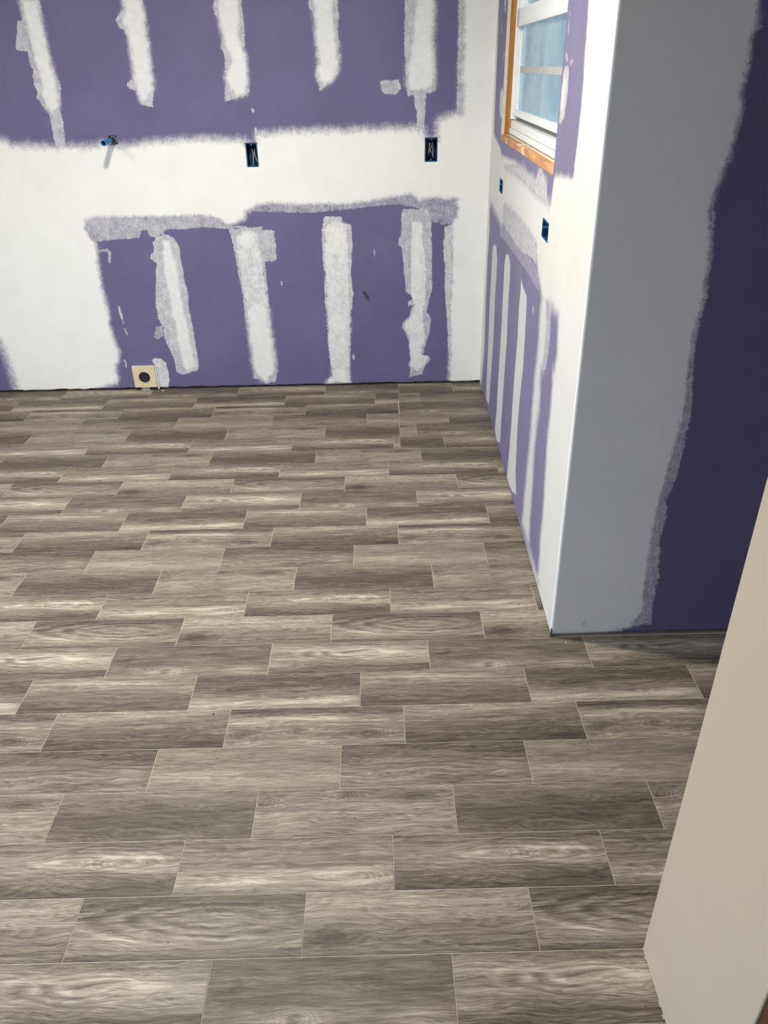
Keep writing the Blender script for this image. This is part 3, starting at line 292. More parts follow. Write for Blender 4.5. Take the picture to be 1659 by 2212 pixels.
m_back = drywall_mat('drywall_back'); m_right = drywall_mat('drywall_right', purple=(.135, .118, .222, 1), mud=(.59, .575, .54, 1), haze=.08, streak=(140, 140, 6))  # same mud as the back wall, coloured darker to offset the strong lamp light
m_ret = drywall_mat('drywall_return')
holes = [HX['a'], HX['b'], (PIPE[0]-.017, PIPE[0]+.020, PIPE[1]-.017, PIPE[1]+.019)]
us = lines([(-3.4, -2.2, .1), (-2.2, .562, .005)], sorted([h[i] for h in holes for i in (0, 1)]))
zs = lines([(.011, 1.86, .005), (1.86, H, .06)], sorted([h[i] for h in holes for i in (2, 3)]))
us = us[us < .5605]; us = np.append(us, .5605)
wall_back = mud_wall('wall_back', lambda u, z, d: (u, YB+d+u*0, z), us, zs, holes, MUDDATA['back'], m_back, .0125, ragged=.004)
holes = [HY['a'], HY['b'], WIN]
us = lines([(1.0906, YB, .0055)], sorted([h[i] for h in holes for i in (0, 1)]))
zs = lines([(.006, 1.86, .0055), (1.86, H, .06)], sorted([h[i] for h in holes for i in (2, 3)]))
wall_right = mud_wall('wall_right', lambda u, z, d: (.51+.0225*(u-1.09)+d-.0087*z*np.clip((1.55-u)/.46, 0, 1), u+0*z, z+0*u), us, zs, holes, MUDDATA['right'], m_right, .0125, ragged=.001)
us = lines([(.5101, .95, .006), (.95, 2.2, .1)])
zs = lines([(.011, 1.86, .006), (1.86, H, .06)])
wall_return = mud_wall('wall_return', lambda u, z, d: (u-.0087*z*np.clip((.8-u)/.29, 0, 1), 1.09+d+u*0, z+0*u), us, zs, [], MUDDATA['ret'], m_ret, .0125, ragged=.002)

wood_dark = plain('sole_plate_wood', lin(58, 44, 36), .85, .2, var=.25, scale=20)
paint = plain('primer_white', (.80, .79, .755, 1), .7, .3, var=.015, scale=5)
mud_warm_lit = plain('mud_warm_light', (.45, .375, .275, 1), .6, .35, var=.012, scale=6)  # white mud with the warm dim light painted into its base colour
bare_board = plain('bare_drywall', (.30, .27, .36, 1), .7, .3, var=.05, scale=3)
ceil_board = plain('ceiling_board', (.55, .54, .52, 1), .8, .2, var=.03, scale=3)
sheath = plain('sheathing', lin(120, 96, 70), .9, .2)
# framing seen in the gap under the sheets
for par, bx in ((wall_back, (-3.4, .56, YB+.0135, YB+.10, 0.0005, .04)), (wall_return, (.53, 2.2, 1.1045, 1.19, 0.0005, .04))):
    bm = bmesh.new(); add_box(bm, *bx); bm_obj('sole_plate', bm, wood_dark, par)
bm = bmesh.new(); add_box(bm, 1.2, YB-.01, 0, 1, .0005, .04)
for v in bm.verts: v.co = Vector((XR(v.co.x)+.0145+v.co.y*.09, v.co.x, v.co.z))
bm_obj('sole_plate', bm, wood_dark, wall_right)
# outer sheathing (stops light leaking through the holes)
bm = bmesh.new(); add_box(bm, -3.5, .8, YB+.115, YB+.13, -.02, H); bm_obj('sheathing', bm, sheath, wall_back)
bm = bmesh.new()
def skew(v): return Vector((XR(v.x)+v.y, v.x, v.z))
for y0, y1, z0, z1 in ((1.2, WIN[0]-.0265, -.02, H), (WIN[1]+.027, YB+.12, -.02, H), (WIN[0]-.0265, WIN[1]+.027, -.02, WIN[2]-.001), (WIN[0]-.0265, WIN[1]+.027, 2.14, H)):
    add_box(bm, y0, y1, .073, .080, z0, z1, tf=skew)
bm_obj('sheathing', bm, sheath, wall_right)
# near wall stub of white mud, coloured for warm dim light
bm = bmesh.new(); add_box(bm, .4955, .62, -.184, .133, .004, H, bevel=.0025)
near = bm_obj('wall_near_right', bm, mud_warm_lit); tag(near, kind='structure')
bm = bmesh.new(); add_box(bm, .498, .617, -.18, .129, .0004, .02); bm_obj('sole_plate', bm, wood_dark, near)
# little torn paper and mud curls at its foot
bm = bmesh.new()
for y, z, a, b in ((.129, .008, .005, .009), (.114, .004, .007, .003), (.03, .003, .010, .002), (.008, .003, .008, .002)):
    vs = [bm.verts.new((.4948-random.uniform(0, .0012), y+dy, z+dz)) for dy, dz in ((-a/2, -b*.3), (a/2, -b*.25), (a*.6, b*.4), (0, b*.55), (-a*.5, b*.3))]
    vb = [bm.verts.new((.4965, v.co.y, v.co.z)) for v in vs]
    bm.faces.new(vs); bm.faces.new(vb[::-1])
    for i in range(5): bm.faces.new((vs[i], vb[i], vb[(i+1) % 5], vs[(i+1) % 5]))
bm_obj('torn_paper_edge', bm, mud_warm_lit, near)
bm = bmesh.new(); add_box(bm, .62, 2.2, 0, .12, 0.004, H); tag(bm_obj('wall_hall', bm, bare_board), kind='structure')
# stained wood casing past the end of the stub
t = NT('stained_wood'); c = t.coord(); g = t.noise(t.mapping(c, (60, 60, 3)), 1, 5, .6)
m_stain = t.out(t.ramp(g, [(.3, lin(52, 30, 8)), (.55, lin(80, 48, 12)), (.75, lin(104, 64, 20))]), .45, .5)
bm = bmesh.new(); add_box(bm, .498, .640, -.206, -.1845, .0005, 2.1, bevel=.003); add_box(bm, .505, .62, -.214, -.206, .0005, 2.1, bevel=.002)
tag(bm_obj('trim_1', bm, m_stain), kind='structure')
# rest of the room, outside the frame
DOOR = (-1.7, .95, .02, 2.05)
bm = bmesh.new()
for y0, y1, z0, z1 in ((-3.0, DOOR[0], 0.004, H), (DOOR[1], YB, 0.004, H), (DOOR[0], DOOR[1], DOOR[3], H)): add_box(bm, -3.52, -3.4, y0, y1, z0, z1)
tag(bm_obj('wall_left', bm, bare_board), kind='structure')
bm = bmesh.new(); add_box(bm, -3.52, 2.3, -3.1, -3.0, 0.004, H); tag(bm_obj('wall_rear', bm, bare_board), kind='structure')
bm = bmesh.new(); add_box(bm, 2.2, 2.3, -3.0, 1.2, 0.004, H); tag(bm_obj('wall_hall_end', bm, bare_board), kind='structure')
bm = bmesh.new(); add_box(bm, -3.52, 2.3, -3.1, YB+.13, H+.001, H+.05); tag(bm_obj('ceiling', bm, ceil_board), kind='structure')
white_vinyl = plain('white_vinyl', (.78, .79, .78, 1), .35, .5, var=.02)
bm = bmesh.new()
for y0, y1, z0, z1 in ((DOOR[0], DOOR[0]+.06, .004, 2.05), (DOOR[1]-.06, DOOR[1], .004, 2.05), (-.41, -.34, .004, 2.05), (DOOR[0], DOOR[1], 1.99, 2.05), (DOOR[0], DOOR[1], .004, .05)): add_box(bm, -3.5, -3.42, y0, y1, z0, z1)
dr = bm_obj('door_1', bm, white_vinyl); tag(dr, kind='structure')

# ------------------------------------------------------------------ floor: embossed planks, each one a part
Lp, Wp = .47, .13583
t = NT('grout'); gn = t.noise(t.coord(), 160, 3)
m_grout = t.out(t.ramp(gn, [(.3, lin(166, 158, 142)), (.7, lin(192, 184, 168))]), .7, .3)
bm = bmesh.new(); add_box(bm, -3.5, 2.3, -3.1, YB+.10, -.06, -.0009)
floor = bm_obj('floor', bm, m_grout); tag(floor, kind='structure')

def plank_mat(name, seed, prof, blobs=(), knots=(), wav=.05, contrast=1.0, arcs=()):
    """prof: brightness over the plank's width (far edge first); blobs: (u,v,ru,rv,amount); knots: (u,v,ru,rv,pull)"""
    t = NT(name)
    uv = t.new('ShaderNodeUVMap', uv_map='UVMap').outputs[0]
    o = t.sep(uv); u, v = o[0], o[1]                       # u,v in 0..1 of the plank
    info = t.new('ShaderNodeObjectInfo').outputs['Random']
    sv = t.vec(t.math('MULTIPLY', u, 2.2), t.math('MULTIPLY', v, 2.4), seed*3.7)
    warp = t.math('SUBTRACT', t.noise(sv, 1.3, 3, .5), .5)
    v1 = t.math('ADD', v, t.math('MULTIPLY', warp, wav*4))
    for (ku, kv, ru, rv, pull, *_) in knots:
        du = t.math('DIVIDE', t.math('SUBTRACT', u, ku), ru); dv = t.math('DIVIDE', t.math('SUBTRACT', v, kv), rv)
        r2 = t.math('ADD', t.math('MULTIPLY', du, du), t.math('MULTIPLY', dv, dv))
        g = t.math('MULTIPLY', t.math('EXPONENT', t.math('MULTIPLY', r2, -1)), -pull)
        v1 = t.math('MULTIPLY_ADD', g, t.math('SUBTRACT', v, kv), v1)
    # long grain lines following v1, and fine pores
    gl = t.noise(t.vec(t.math('MULTIPLY', u, 2.6), t.math('MULTIPLY', v1, 17), seed), 1, 9, .76, .35)
    pr = t.noise(t.vec(t.math('MULTIPLY', u, 9), t.math('MULTIPLY', v1, 80), seed+9), 1, 6, .7, .2)
    br = t.noise(t.vec(t.math('MULTIPLY', u, 1.7), t.math('MULTIPLY', v1, 4.2), seed+4), 1, 2, .5)
    ringn = t.noise(t.vec(t.math('MULTIPLY', u, 1.25), t.math('MULTIPLY', v1, 3.0), seed+31), 1, 2, .45)
    for (ku, kv, ru, rv, pull, *rg) in knots:
        if rg: pull = rg[0]
        du = t.math('DIVIDE', t.math('SUBTRACT', u, ku), ru*.8); dv = t.math('DIVIDE', t.math('SUBTRACT', v, kv), rv*1.1)
        r2 = t.math('ADD', t.math('MULTIPLY', du, du), t.math('MULTIPLY', dv, dv))
        ringn = t.math('MULTIPLY_ADD', t.math('EXPONENT', t.math('MULTIPLY', r2, -1)), .24*pull, ringn)
    ringn = t.math('MULTIPLY_ADD', gl, .10, ringn)
    fr_ = t.math('FRACT', t.math('MULTIPLY', ringn, 19))
    ring = t.math('MULTIPLY', t.remap(fr_, 0, .85, .5, -.35), t.remap(fr_, .85, 1, 1, -1.4))
    n = len(prof)
    base = t.ramp(t.math('ADD', t.math('MULTIPLY', t.math('SUBTRACT', v1, v), .6), v), [(i/(n-1), p) for i, p in enumerate(prof)])
    s = t.math('MULTIPLY_ADD', t.math('SUBTRACT', gl, .5), 1.45*contrast, base)
    s = t.math('MULTIPLY_ADD', t.math('SUBTRACT', pr, .5), .95*contrast, s)
    s = t.math('MULTIPLY_ADD', t.math('SUBTRACT', br, .5), .35*contrast, s)
    s = t.math('MULTIPLY_ADD', ring, -.20*contrast, s)
    for (bu, bv, ru, rv, am) in blobs:
        du = t.math('DIVIDE', t.math('SUBTRACT', u, bu), ru); dv = t.math('DIVIDE', t.math('SUBTRACT', v1, bv), rv)
        r2 = t.math('ADD', t.math('MULTIPLY', du, du), t.math('MULTIPLY', dv, dv))
        s = t.math('MULTIPLY_ADD', t.math('MULTIPLY', t.math('EXPONENT', t.math('MULTIPLY', r2, -1)), t.remap(gl, .35, .65, .25, 1.35)), am*.85, s)
    for (au, av, ru, rv, cnt, am, side) in arcs:          # nested cathedral arcs opening towards +u (side 1) or -u (side -1)
        du = t.math('DIVIDE', t.math('SUBTRACT', u, au), ru); dv = t.math('DIVIDE', t.math('SUBTRACT', v, av), rv)
        r = t.math('SQRT', t.math('ADD', t.math('MULTIPLY', du, du), t.math('MULTIPLY', dv, dv)))
        ph = t.math('MULTIPLY_ADD', t.math('ADD', gl, t.math('MULTIPLY', warp, 2.0)), 4.5, t.math('MULTIPLY', r, cnt*6.283))
        mask = t.math('MULTIPLY', t.remap(r, .95, 1.25, 1, 0, True), t.remap(t.math('MULTIPLY', du, side), -.1, .75, 1, .25))
        mask = t.math('MULTIPLY', mask, t.remap(r, .05, .25, 0, 1, True))
        s = t.math('MULTIPLY_ADD', t.math('MULTIPLY', t.math('SINE', ph), mask), am, s)
    # dark pore streaks
    st = t.noise(t.vec(t.math('MULTIPLY', u, 7), t.math('MULTIPLY', v1, 62), seed+20), 1, 4, .75)
    s = t.math('SUBTRACT', s, t.remap(st, .56, .66, 0, .27))
    s = t.math('MULTIPLY_ADD', t.math('SUBTRACT', info, .5), .03, s)
    col = t.ramp(s, [(0.0, lin(44, 37, 32)), (.22, lin(78, 70, 62)), (.45, lin(112, 104, 92)), (.65, lin(142, 134, 119)), (.85, lin(173, 165, 148)), (1.0, lin(198, 191, 174))])
    t.bump(t.math('ADD', gl, t.math('MULTIPLY', pr, .5)), .12, .0012)
    t.out(col, t.remap(pr, .3, .7, .46, .60), .34)
    return t.m
D = {}
D[0,'A'] = plank_mat('plank_knot_below', 1, [.38,.36,.36,.38,.42,.5,.5], [(.36,.84,.12,.10,.30),(.86,.86,.12,.08,.28),(.36,.84,.03,.03,-.5),(.6,.9,.1,.05,-.15)], [(.36,.84,.10,.14,.9),(.86,.9,.14,.14,.7)], .03, .8)
D[0,'B'] = plank_mat('plank_light_cathedral', 2, [.5,.62,.66,.62,.55,.40,.34], [(.7,.35,.22,.14,.22),(.3,.25,.2,.1,.12)], [(.55,.4,.3,.2,.6)], .07, 1.0, [(.70,.38,.55,.30,4,.07,1)])
D[1,'A'] = plank_mat('plank_swirl', 3, [.30,.34,.44,.50,.58,.54,.32], [(.22,.62,.14,.09,.32),(.4,.35,.12,.08,.18),(.75,.3,.3,.14,-.08)], [(.66,.40,.66,.40,.35,1.2)], .05, 1.0, [(.60,.40,.55,.36,3.6,.12,1)])
D[1,'B'] = plank_mat('plank_light_dark_eye', 4, [.62,.66,.62,.56,.50,.42,.44], [(.10,.70,.13,.07,-.42),(.5,.22,.3,.12,.12),(.35,.55,.3,.06,-.10)], [(.12,.7,.2,.16,.7)], .05)
D[2,'A'] = plank_mat('plank_bright_flame', 5, [.38,.46,.58,.56,.44,.36,.28], [(.75,.36,.20,.12,.34),(.35,.4,.2,.1,.14),(.9,.85,.2,.12,-.12)], [(.78,.38,.22,.2,.7)], .05, 1.0, [(.50,.36,.42,.26,4,.08,-1)])
D[2,'B'] = plank_mat('plank_low_bright_band', 6, [.42,.48,.50,.48,.62,.66,.52], [(.35,.74,.22,.08,.26),(.75,.70,.16,.09,.22),(.55,.93,.4,.05,-.08)], [(.85,.75,.16,.16,.7)], .05)
D[3,'A'] = plank_mat('plank_dark_smooth', 7, [.46,.44,.38,.30,.26,.30,.36], [(.75,.45,.25,.12,-.10)], [(.5,.86,.3,.12,.6)], .06, .75)
D[3,'B'] = plank_mat('plank_top_knots', 8, [.50,.48,.52,.58,.58,.56,.52], [(.05,.28,.04,.08,-.12),(.45,.16,.04,.05,-.30),(.84,.24,.14,.06,-.22),(.6,.4,.3,.06,.12)], [(.05,.28,.08,.16,.8),(.42,.16,.09,.14,.9),(.84,.22,.16,.14,.7)], .06)
D[4,'A'] = plank_mat('plank_pale_smooth', 9, [.50,.52,.50,.52,.60,.60,.52], [(.25,.68,.2,.07,.14)], [], .03, .7)
D[4,'B'] = plank_mat('plank_dark_wavy', 10, [.28,.30,.34,.44,.52,.50,.46], [(.3,.78,.3,.07,.14),(.6,.80,.25,.05,-.22),(.85,.55,.15,.1,.16)], [(.35,.75,.3,.16,.7)], .06)
D[5,'A'] = plank_mat('plank_dark_lower', 11, [.62,.58,.46,.40,.34,.28,.24], [(.3,.12,.2,.08,.16),(.9,.85,.14,.14,-.14)], [(.3,.1,.2,.16,.7)], .05, .9)
D[5,'B'] = plank_mat('plank_middle_knots', 12, [.30,.40,.64,.56,.46,.52,.56], [(.45,.30,.5,.06,.14),(.08,.66,.05,.05,-.30),(.40,.62,.05,.05,-.28),(.82,.75,.06,.05,-.30),(.6,.9,.3,.06,.10)], [(.08,.66,.10,.14,.9),(.42,.62,.14,.14,.9),(.82,.74,.12,.12,.8)], .04)
D[6,'A'] = plank_mat('plank_light_top_band', 13, [.50,.60,.58,.44,.38,.32,.30], [(.6,.2,.3,.08,.18)], [(.2,.25,.25,.14,.5)], .05, .85)
D[6,'B'] = plank_mat('plank_bright_foot', 14, [.34,.30,.32,.40,.52,.66,.64], [(.75,.80,.3,.12,.22),(.2,.85,.2,.08,.14)], [(.7,.15,.3,.16,.6)], .05)

XL, XRGT = -3.39, 2.19
off = [-0.3491, -0.6445, -0.4583, -0.7795, -0.5833, -0.8884, -1.0067, -0.8053, -1.0997, -0.9132, -1.2360, -1.0379, -1.3441, -0.9932, -1.2605, -1.5556, -1.3696, -1.2228, -1.3408, -1.6650, -1.4658, -1.7754, -1.8938, -1.6901]     # world x of joint 0 (left edge of plank i0) per row
A0 = [0,0,1,0,0,0,0, 0,0,1,0,0,0,1, 0,0,1,1, 0,1,1,1,1,1]
design_row = [0,1,2,3,4,5,6]*2 + [0,1,2,3] + [2,3,4,5,6,0]
YDRIFT = [0]*18 + [-.006]*6
SEAM = {18: .0985, 19: .1015, 20: .1045, 21: .1075, 22: .111, 23: .114}
PATCH = {18: [(.302, 3, 'A'), (None, 2, 'A')], 19: [(.181, 3, 'B'), (.651, 0, 'A'), (None, 1, 'B')], 20: [(.347, 4, 'A'), (None, 5, 'A')],
         21: [(.547, 0, 'A'), (None, 3, 'A')], 22: [(.2195, 4, 'A'), (.69, 4, 'B'), (None, 1, 'A')], 23: [(.405, 6, 'A'), (None, 1, 'A')]}
GAP = .0013
def clip_right(y):
    if y >= 1.086: return XR(y) + .004
    if y > .133: return XRGT
    if y > -.184: return .4975
    return XRGT
def plank_mesh(x0, x1, y0, y1, xs, dr_, letter, xr0, xr1, bm=None):
    """slab x0..x1 (right edge slanted xr0..xr1 where a wall cuts it); xs = where the full plank would start"""
    own = bm is None
    if own: bm = bmesh.new()
    uvl = bm.loops.layers.uv.get('UVMap') or bm.loops.layers.uv.new('UVMap')
    g = GAP
    a, b = y0+g, y1-g
    top = [(x0+g, a, 0), (xr0, a, 0), (xr1, b, 0), (x0+g, b, 0)]
    e = .0006
    rim = [(x0+g-e, a-e, -.0009), (xr0+e, a-e, -.0009), (xr1+e, b+e, -.0009), (x0+g-e, b+e, -.0009)]
    tv = [bm.verts.new(p) for p in top]; rv = [bm.verts.new(p) for p in rim]
    fs = [bm.faces.new(tv)] + [bm.faces.new((rv[i], rv[(i+1)%4], tv[(i+1)%4], tv[i])) for i in range(4)]
    for f in fs:
        for l in f.loops:
            l[uvl].uv = ((l.vert.co.x-xs)/Lp, (y1-l.vert.co.y)/Wp)
        f.material_index = 0
    return bm
def add_plank(x0, x1, y0, y1, xs, mat):
    c0, c1 = clip_right(y0+.002), clip_right(y1-.002)
    if x0 > max(c0, c1)-.004: return None
    xr0, xr1 = min(x1-GAP, c0), min(x1-GAP, c1)
    if xr0 <= x0+GAP*2 or xr1 <= x0+GAP*2: return None
    bm = plank_mesh(x0, x1, y0, y1, xs, 0, 0, xr0, xr1)
    me = bpy.data.meshes.new('plank'); bm.normal_update(); bm.to_mesh(me); bm.free(); me.materials.append(mat)
    o = bpy.data.objects.new('plank', me); link(o, floor); return o
nplank = 0
for r in range(-22, 24):
    if r >= 0:
        o0, a0, dr_ , yd = off[r], A0[r], design_row[r], YDRIFT[r]
    else:
        o0 = off[r % 7] + .0143*(r//7); a0 = A0[r % 7]; dr_ = r % 7; yd = 0
    y0, y1 = r*Wp + yd, (r+1)*Wp + (YDRIFT[r+1] if 0 <= r+1 < 24 else (YDRIFT[23] if r == 23 else 0))
    if r == 23: y1 = YB + .012
    i = int((XL-o0)//Lp)
    while True:
        xs = o0+i*Lp; x0, x1 = max(xs, XL), min(xs+Lp, XRGT)
        if x0 >= XRGT: break
        let = 'A' if (i-a0) % 2 == 0 else 'B'
        cut = SEAM.get(r)
        if cut is None or x0 < cut-.004:
            if cut is not None: x1 = min(x1, cut)
            if r >= -2 or r*Wp > -.0: 
                if add_plank(x0, x1, y0, y1, xs, D[dr_, let]): nplank += 1
            else:
                MB = globals().setdefault('STUFF', {}).setdefault((dr_, let), bmesh.new())
                c0 = clip_right((y0+y1)/2)
                if x0 < c0-.01: plank_mesh(x0, x1, y0, y1, xs, 0, 0, min(x1-GAP, c0), min(x1-GAP, c0), MB)
        i += 1
    if r in PATCH:
        x = SEAM[r]
        for xe, d_, l_ in PATCH[r]:
            xe_ = xe if xe is not None else x+Lp
            if add_plank(x, xe_, y0, y1, xe_-Lp, D[d_, l_]): nplank += 1
            x = xe_
            if x > .6: break
# the far rows behind the camera: one joined part
big = bmesh.new(); me = bpy.data.meshes.new('rear_planks'); uvb = big.loops.layers.uv.new('UVMap')
for k, (key, b_) in enumerate(STUFF.items()):
    uvl = b_.loops.layers.uv.get('UVMap'); me.materials.append(D[key])
    for f in b_.faces:
        nf = big.faces.new([big.verts.new(v.co) for v in f.verts]); nf.material_index = k
        for l, l2 in zip(nf.loops, f.loops): l[uvb].uv = l2[uvl].uv
    b_.free()
big.normal_update(); big.to_mesh(me); big.free()
o = bpy.data.objects.new('rear_planks', me); link(o, floor); tag(o, kind='stuff')

# ------------------------------------------------------------------ window
def wl_(v): return Vector((XR(v.x)+v.y, v.x, v.z))      # (y, depth, z) -> world
t = NT('pine_board'); c = t.coord(); g = t.noise(t.mapping(c, (50, 50, 2.2)), 1, 4, .6); g2 = t.noise(c, 9, 3)
m_pine = t.out(t.mix(t.remap(g2, .5, .7, 0, .35), t.ramp(g, [(.3, lin(138, 88, 42)), (.55, lin(178, 122, 60)), (.75, lin(194, 140, 80))]), lin(150, 105, 60)), .6, .4)
t = NT('sill_wood'); c = t.coord(); g = t.noise(t.mapping(c, (30, 5, 30)), 1, 4, .6); p = t.noise(t.mapping(c, (9, 9, 30)), 1, 3, .5)
m_sill = t.out(t.mix(t.remap(p, .60, .63, 0, .9), t.ramp(g, [(.3, lin(160, 112, 72)), (.55, lin(196, 146, 102)), (.75, lin(214, 170, 128))]), lin(226, 206, 172)), .7, .3)
m_cream = plain('dusty_edge', lin(205, 192, 172), .8, .2, var=.1, scale=30)
m_groove = plain('shadow_gap_vinyl', lin(120, 122, 116), .6, .3)
m_brown = plain('brown_brickmould', lin(112, 84, 66), .7, .3, var=.1)
win = empty('window_1', (XR(2.29), 2.29, 1.25)); tag(win, kind='structure')
def wpart(name, boxes, mat, bevel=0.0, parent=None):
    bm = bmesh.new()
    for b in boxes:
        y0, y1, d0, d1, z0, z1 = b
        add_box(bm, y0, y1, d0, d1, z0, z1, tf=wl_, bevel=bevel)
    o = bm_obj(name, bm, mat, None)
    o.parent = parent or win
    o.matrix_parent_inverse = (parent or win).matrix_world.inverted() if parent is None else parent.matrix_world.inverted()
    return o
bpy.context.view_layer.update()
Y0, Y1 = 1.683, 2.902
wpart('sill_board', [(Y0, Y1, -.0005, .072, 1.2235, 1.2465)], m_sill, .001)
wpart('side_jamb', [(Y1+.001, Y1+.026, .0135, .072, 1.2475, 2.118)], m_pine, .001)
wpart('side_jamb', [(Y0-.026, Y0-.004, .0135, .072, 1.2475, 2.118)], m_pine, .001)
wpart('head_jamb', [(Y0-.003, Y1, .0135, .072, 2.119, 2.139)], m_pine, .001)
wpart('jamb_edge', [(Y1-.0006, Y1+.0008, -.0006, .0132, 1.228, 2.118)], m_cream)
wpart('sill_paint_strip', [(Y0, Y1-.02, .020, .0335, 1.2466, 1.2473)], m_cream)
ya, yb = Y0-.002, Y1-.004
fr = wpart('window_frame', [(ya, yb, .034, .072, 1.2495, 1.270), (ya, yb, .038, .072, 1.2715, 1.300),
      (ya, yb, .068, .072, 1.300, 1.318), (yb-.012, yb, .034, .072, 1.303, 2.09), (yb-.030, yb-.014, .044, .072, 1.303, 2.09),
      (ya, ya+.03, .034, .072, 1.303, 2.09), (ya, yb, .034, .072, 2.06, 2.09)], white_vinyl, .0015)
wpart('sill_groove', [(ya+.02, yb-.012, .058, .0675, 1.3005, 1.3175)], m_groove)
ls = wpart('lower_sash', [(ya+.03, yb-.032, .040, .0600, 1.3185, 1.3300), (ya+.03, yb-.032, .046, .0600, 1.3300, 1.342),
      (yb-.050, yb-.033, .048, .0600, 1.342, 1.63), (yb-.068, yb-.052, .053, .0600, 1.342, 1.63),
      (ya+.03, ya+.06, .048, .0600, 1.342, 1.63)], white_vinyl, .0012)
wpart('meeting_rail', [(ya+.03, yb-.033, .036, .0610, 1.631, 1.690)], white_vinyl, .002)
wpart('rail_end_cap', [(yb-.085, yb-.0325, .0345, .0612, 1.630, 1.691)], plain('grey_vinyl', lin(196, 190, 184), .5))
us_ = wpart('upper_sash', [(yb-.060, yb-.034, .0615, .0715, 1.69, 2.06), (ya+.03, ya+.06, .0615, .0715, 1.69, 2.06), (ya+.03, yb-.034, .0615, .0715, 2.03, 2.06),
      (yb-.085, yb-.066, .063, .0715, 1.69, 2.06), (yb-.13, yb-.10, .065, .0715, 1.69, 1.705)], white_vinyl, .0012)
# glass with a dusty, fogged film
def glass_mat(name, tint, film):
    t = NT(name); c = t.coord('Generated'); c2 = t.coord()
    tr = t.new('ShaderNodeBsdfTransparent'); tr.inputs[0].default_value = (.86, .93, .95, 1)
    tl = t.new('ShaderNodeBsdfTranslucent'); df = t.new('ShaderNodeBsdfDiffuse')
    n = t.noise(t.mapping(c2, (1, 5, 6)), 1.2, 5, .6); fn = t.noise(t.mapping(c2, (30, 60, 25)), 1, 4, .7)
    colr = t.ramp(n, [(.35, tint), (.65, (tint[0]*1.35, tint[1]*1.2, tint[2]*1.08, 1))])
    t.set(tl.inputs[0], colr); t.set(df.inputs[0], colr)
    m1 = t.new('ShaderNodeMixShader'); m1.inputs[0].default_value = .35
    t.t.links.new(tl.outputs[0], m1.inputs[1]); t.t.links.new(df.outputs[0], m1.inputs[2])
    fac = t.math('ADD', t.remap(n, .35, .7, film*.75, film), t.remap(fn, .55, .75, 0, .25), clamp=True)
    m2 = t.new('ShaderNodeMixShader'); t.set(m2.inputs[0], fac)
    t.t.links.new(tr.outputs[0], m2.inputs[1]); t.t.links.new(m1.outputs[0], m2.inputs[2])
    gl = t.new('ShaderNodeBsdfGlossy'); gl.inputs['Roughness'].default_value = .05
    fz = t.new('ShaderNodeFresnel'); fz.inputs[0].default_value = 1.25
    m3 = t.new('ShaderNodeMixShader'); t.set(m3.inputs[0], t.math('MULTIPLY', fz.outputs[0], .5))
    t.t.links.new(m2.outputs[0], m3.inputs[1]); t.t.links.new(gl.outputs[0], m3.inputs[2])
    t.t.links.new(m3.outputs[0], t.n['Material Output'].inputs[0])
    return t.m
m_glass = glass_mat('fogged_glass', (.34, .42, .44, 1), .62)
wpart('glass_pane', [(ya+.045, yb-.055, .056, .0585, 1.335, 1.64)], m_glass)
wpart('glass_pane', [(ya+.045, yb-.070, .066, .069, 1.68, 2.04)], m_glass)
wpart('screen_rail', [(ya+.06, yb-.068, .0530, .0555, 1.474, 1.496)], plain('grey_rail', (.44, .43, .41, 1), .5))
wpart('brickmould', [(Y1-.030, Y1+.03, .0805, .094, 1.2, 2.12)], m_brown, .002)
wpart('outer_sill', [(Y0-.04, Y1+.04, .095, .12, 1.16, 1.20)], white_vinyl, .002)
# the neighbouring house beyond the window
m_side = plain('pale_blue_siding', (.11, .145, .175, 1), .7, .3, var=.05, scale=2)
nb = empty('neighbour_house', (4.5, 9.0, -.45)); tag(nb, 'pale blue neighbouring house seen blurred through the fogged window glass', 'building')
bm = bmesh.new(); add_box(bm, -3.3, 5, .02, .3, 0, 4.4); bm_obj('wall', bm, m_side, nb)
bm = bmesh.new()
for k in range(29):
    z = k*.15; vs = [bm.verts.new(p) for p in ((-3.3, -.012, z), (5, -.012, z), (5, .018, z), (-3.3, .018, z), (-3.3, .006, z+.15), (5, .006, z+.15))]
    bm.faces.new((vs[0], vs[1], vs[5], vs[4])); bm.faces.new((vs[0], vs[3], vs[2], vs[1]))
tag(bm_obj('siding_boards', bm, m_side, nb), kind='stuff')
bm = bmesh.new(); add_box(bm, -3.4, 5.1, -.35, .5, 4.41, 4.55); bm_obj('eave', bm, white_vinyl, nb)
gm = plain('yard_ground', lin(120, 124, 100), .95, .1, var=.3, scale=1)
bm = bmesh.new(); add_box(bm, -14, -3.6, -10, 12, -.6, -.45); tag(bm_obj('ground_left', bm, gm), kind='structure')
bm = bmesh.new(); add_box(bm, 2.4, 14, -10, 12, -.6, -.45); add_box(bm, .8, 2.4, 1.3, 12, -.6, -.45); tag(bm_obj('ground_right', bm, gm), kind='structure')

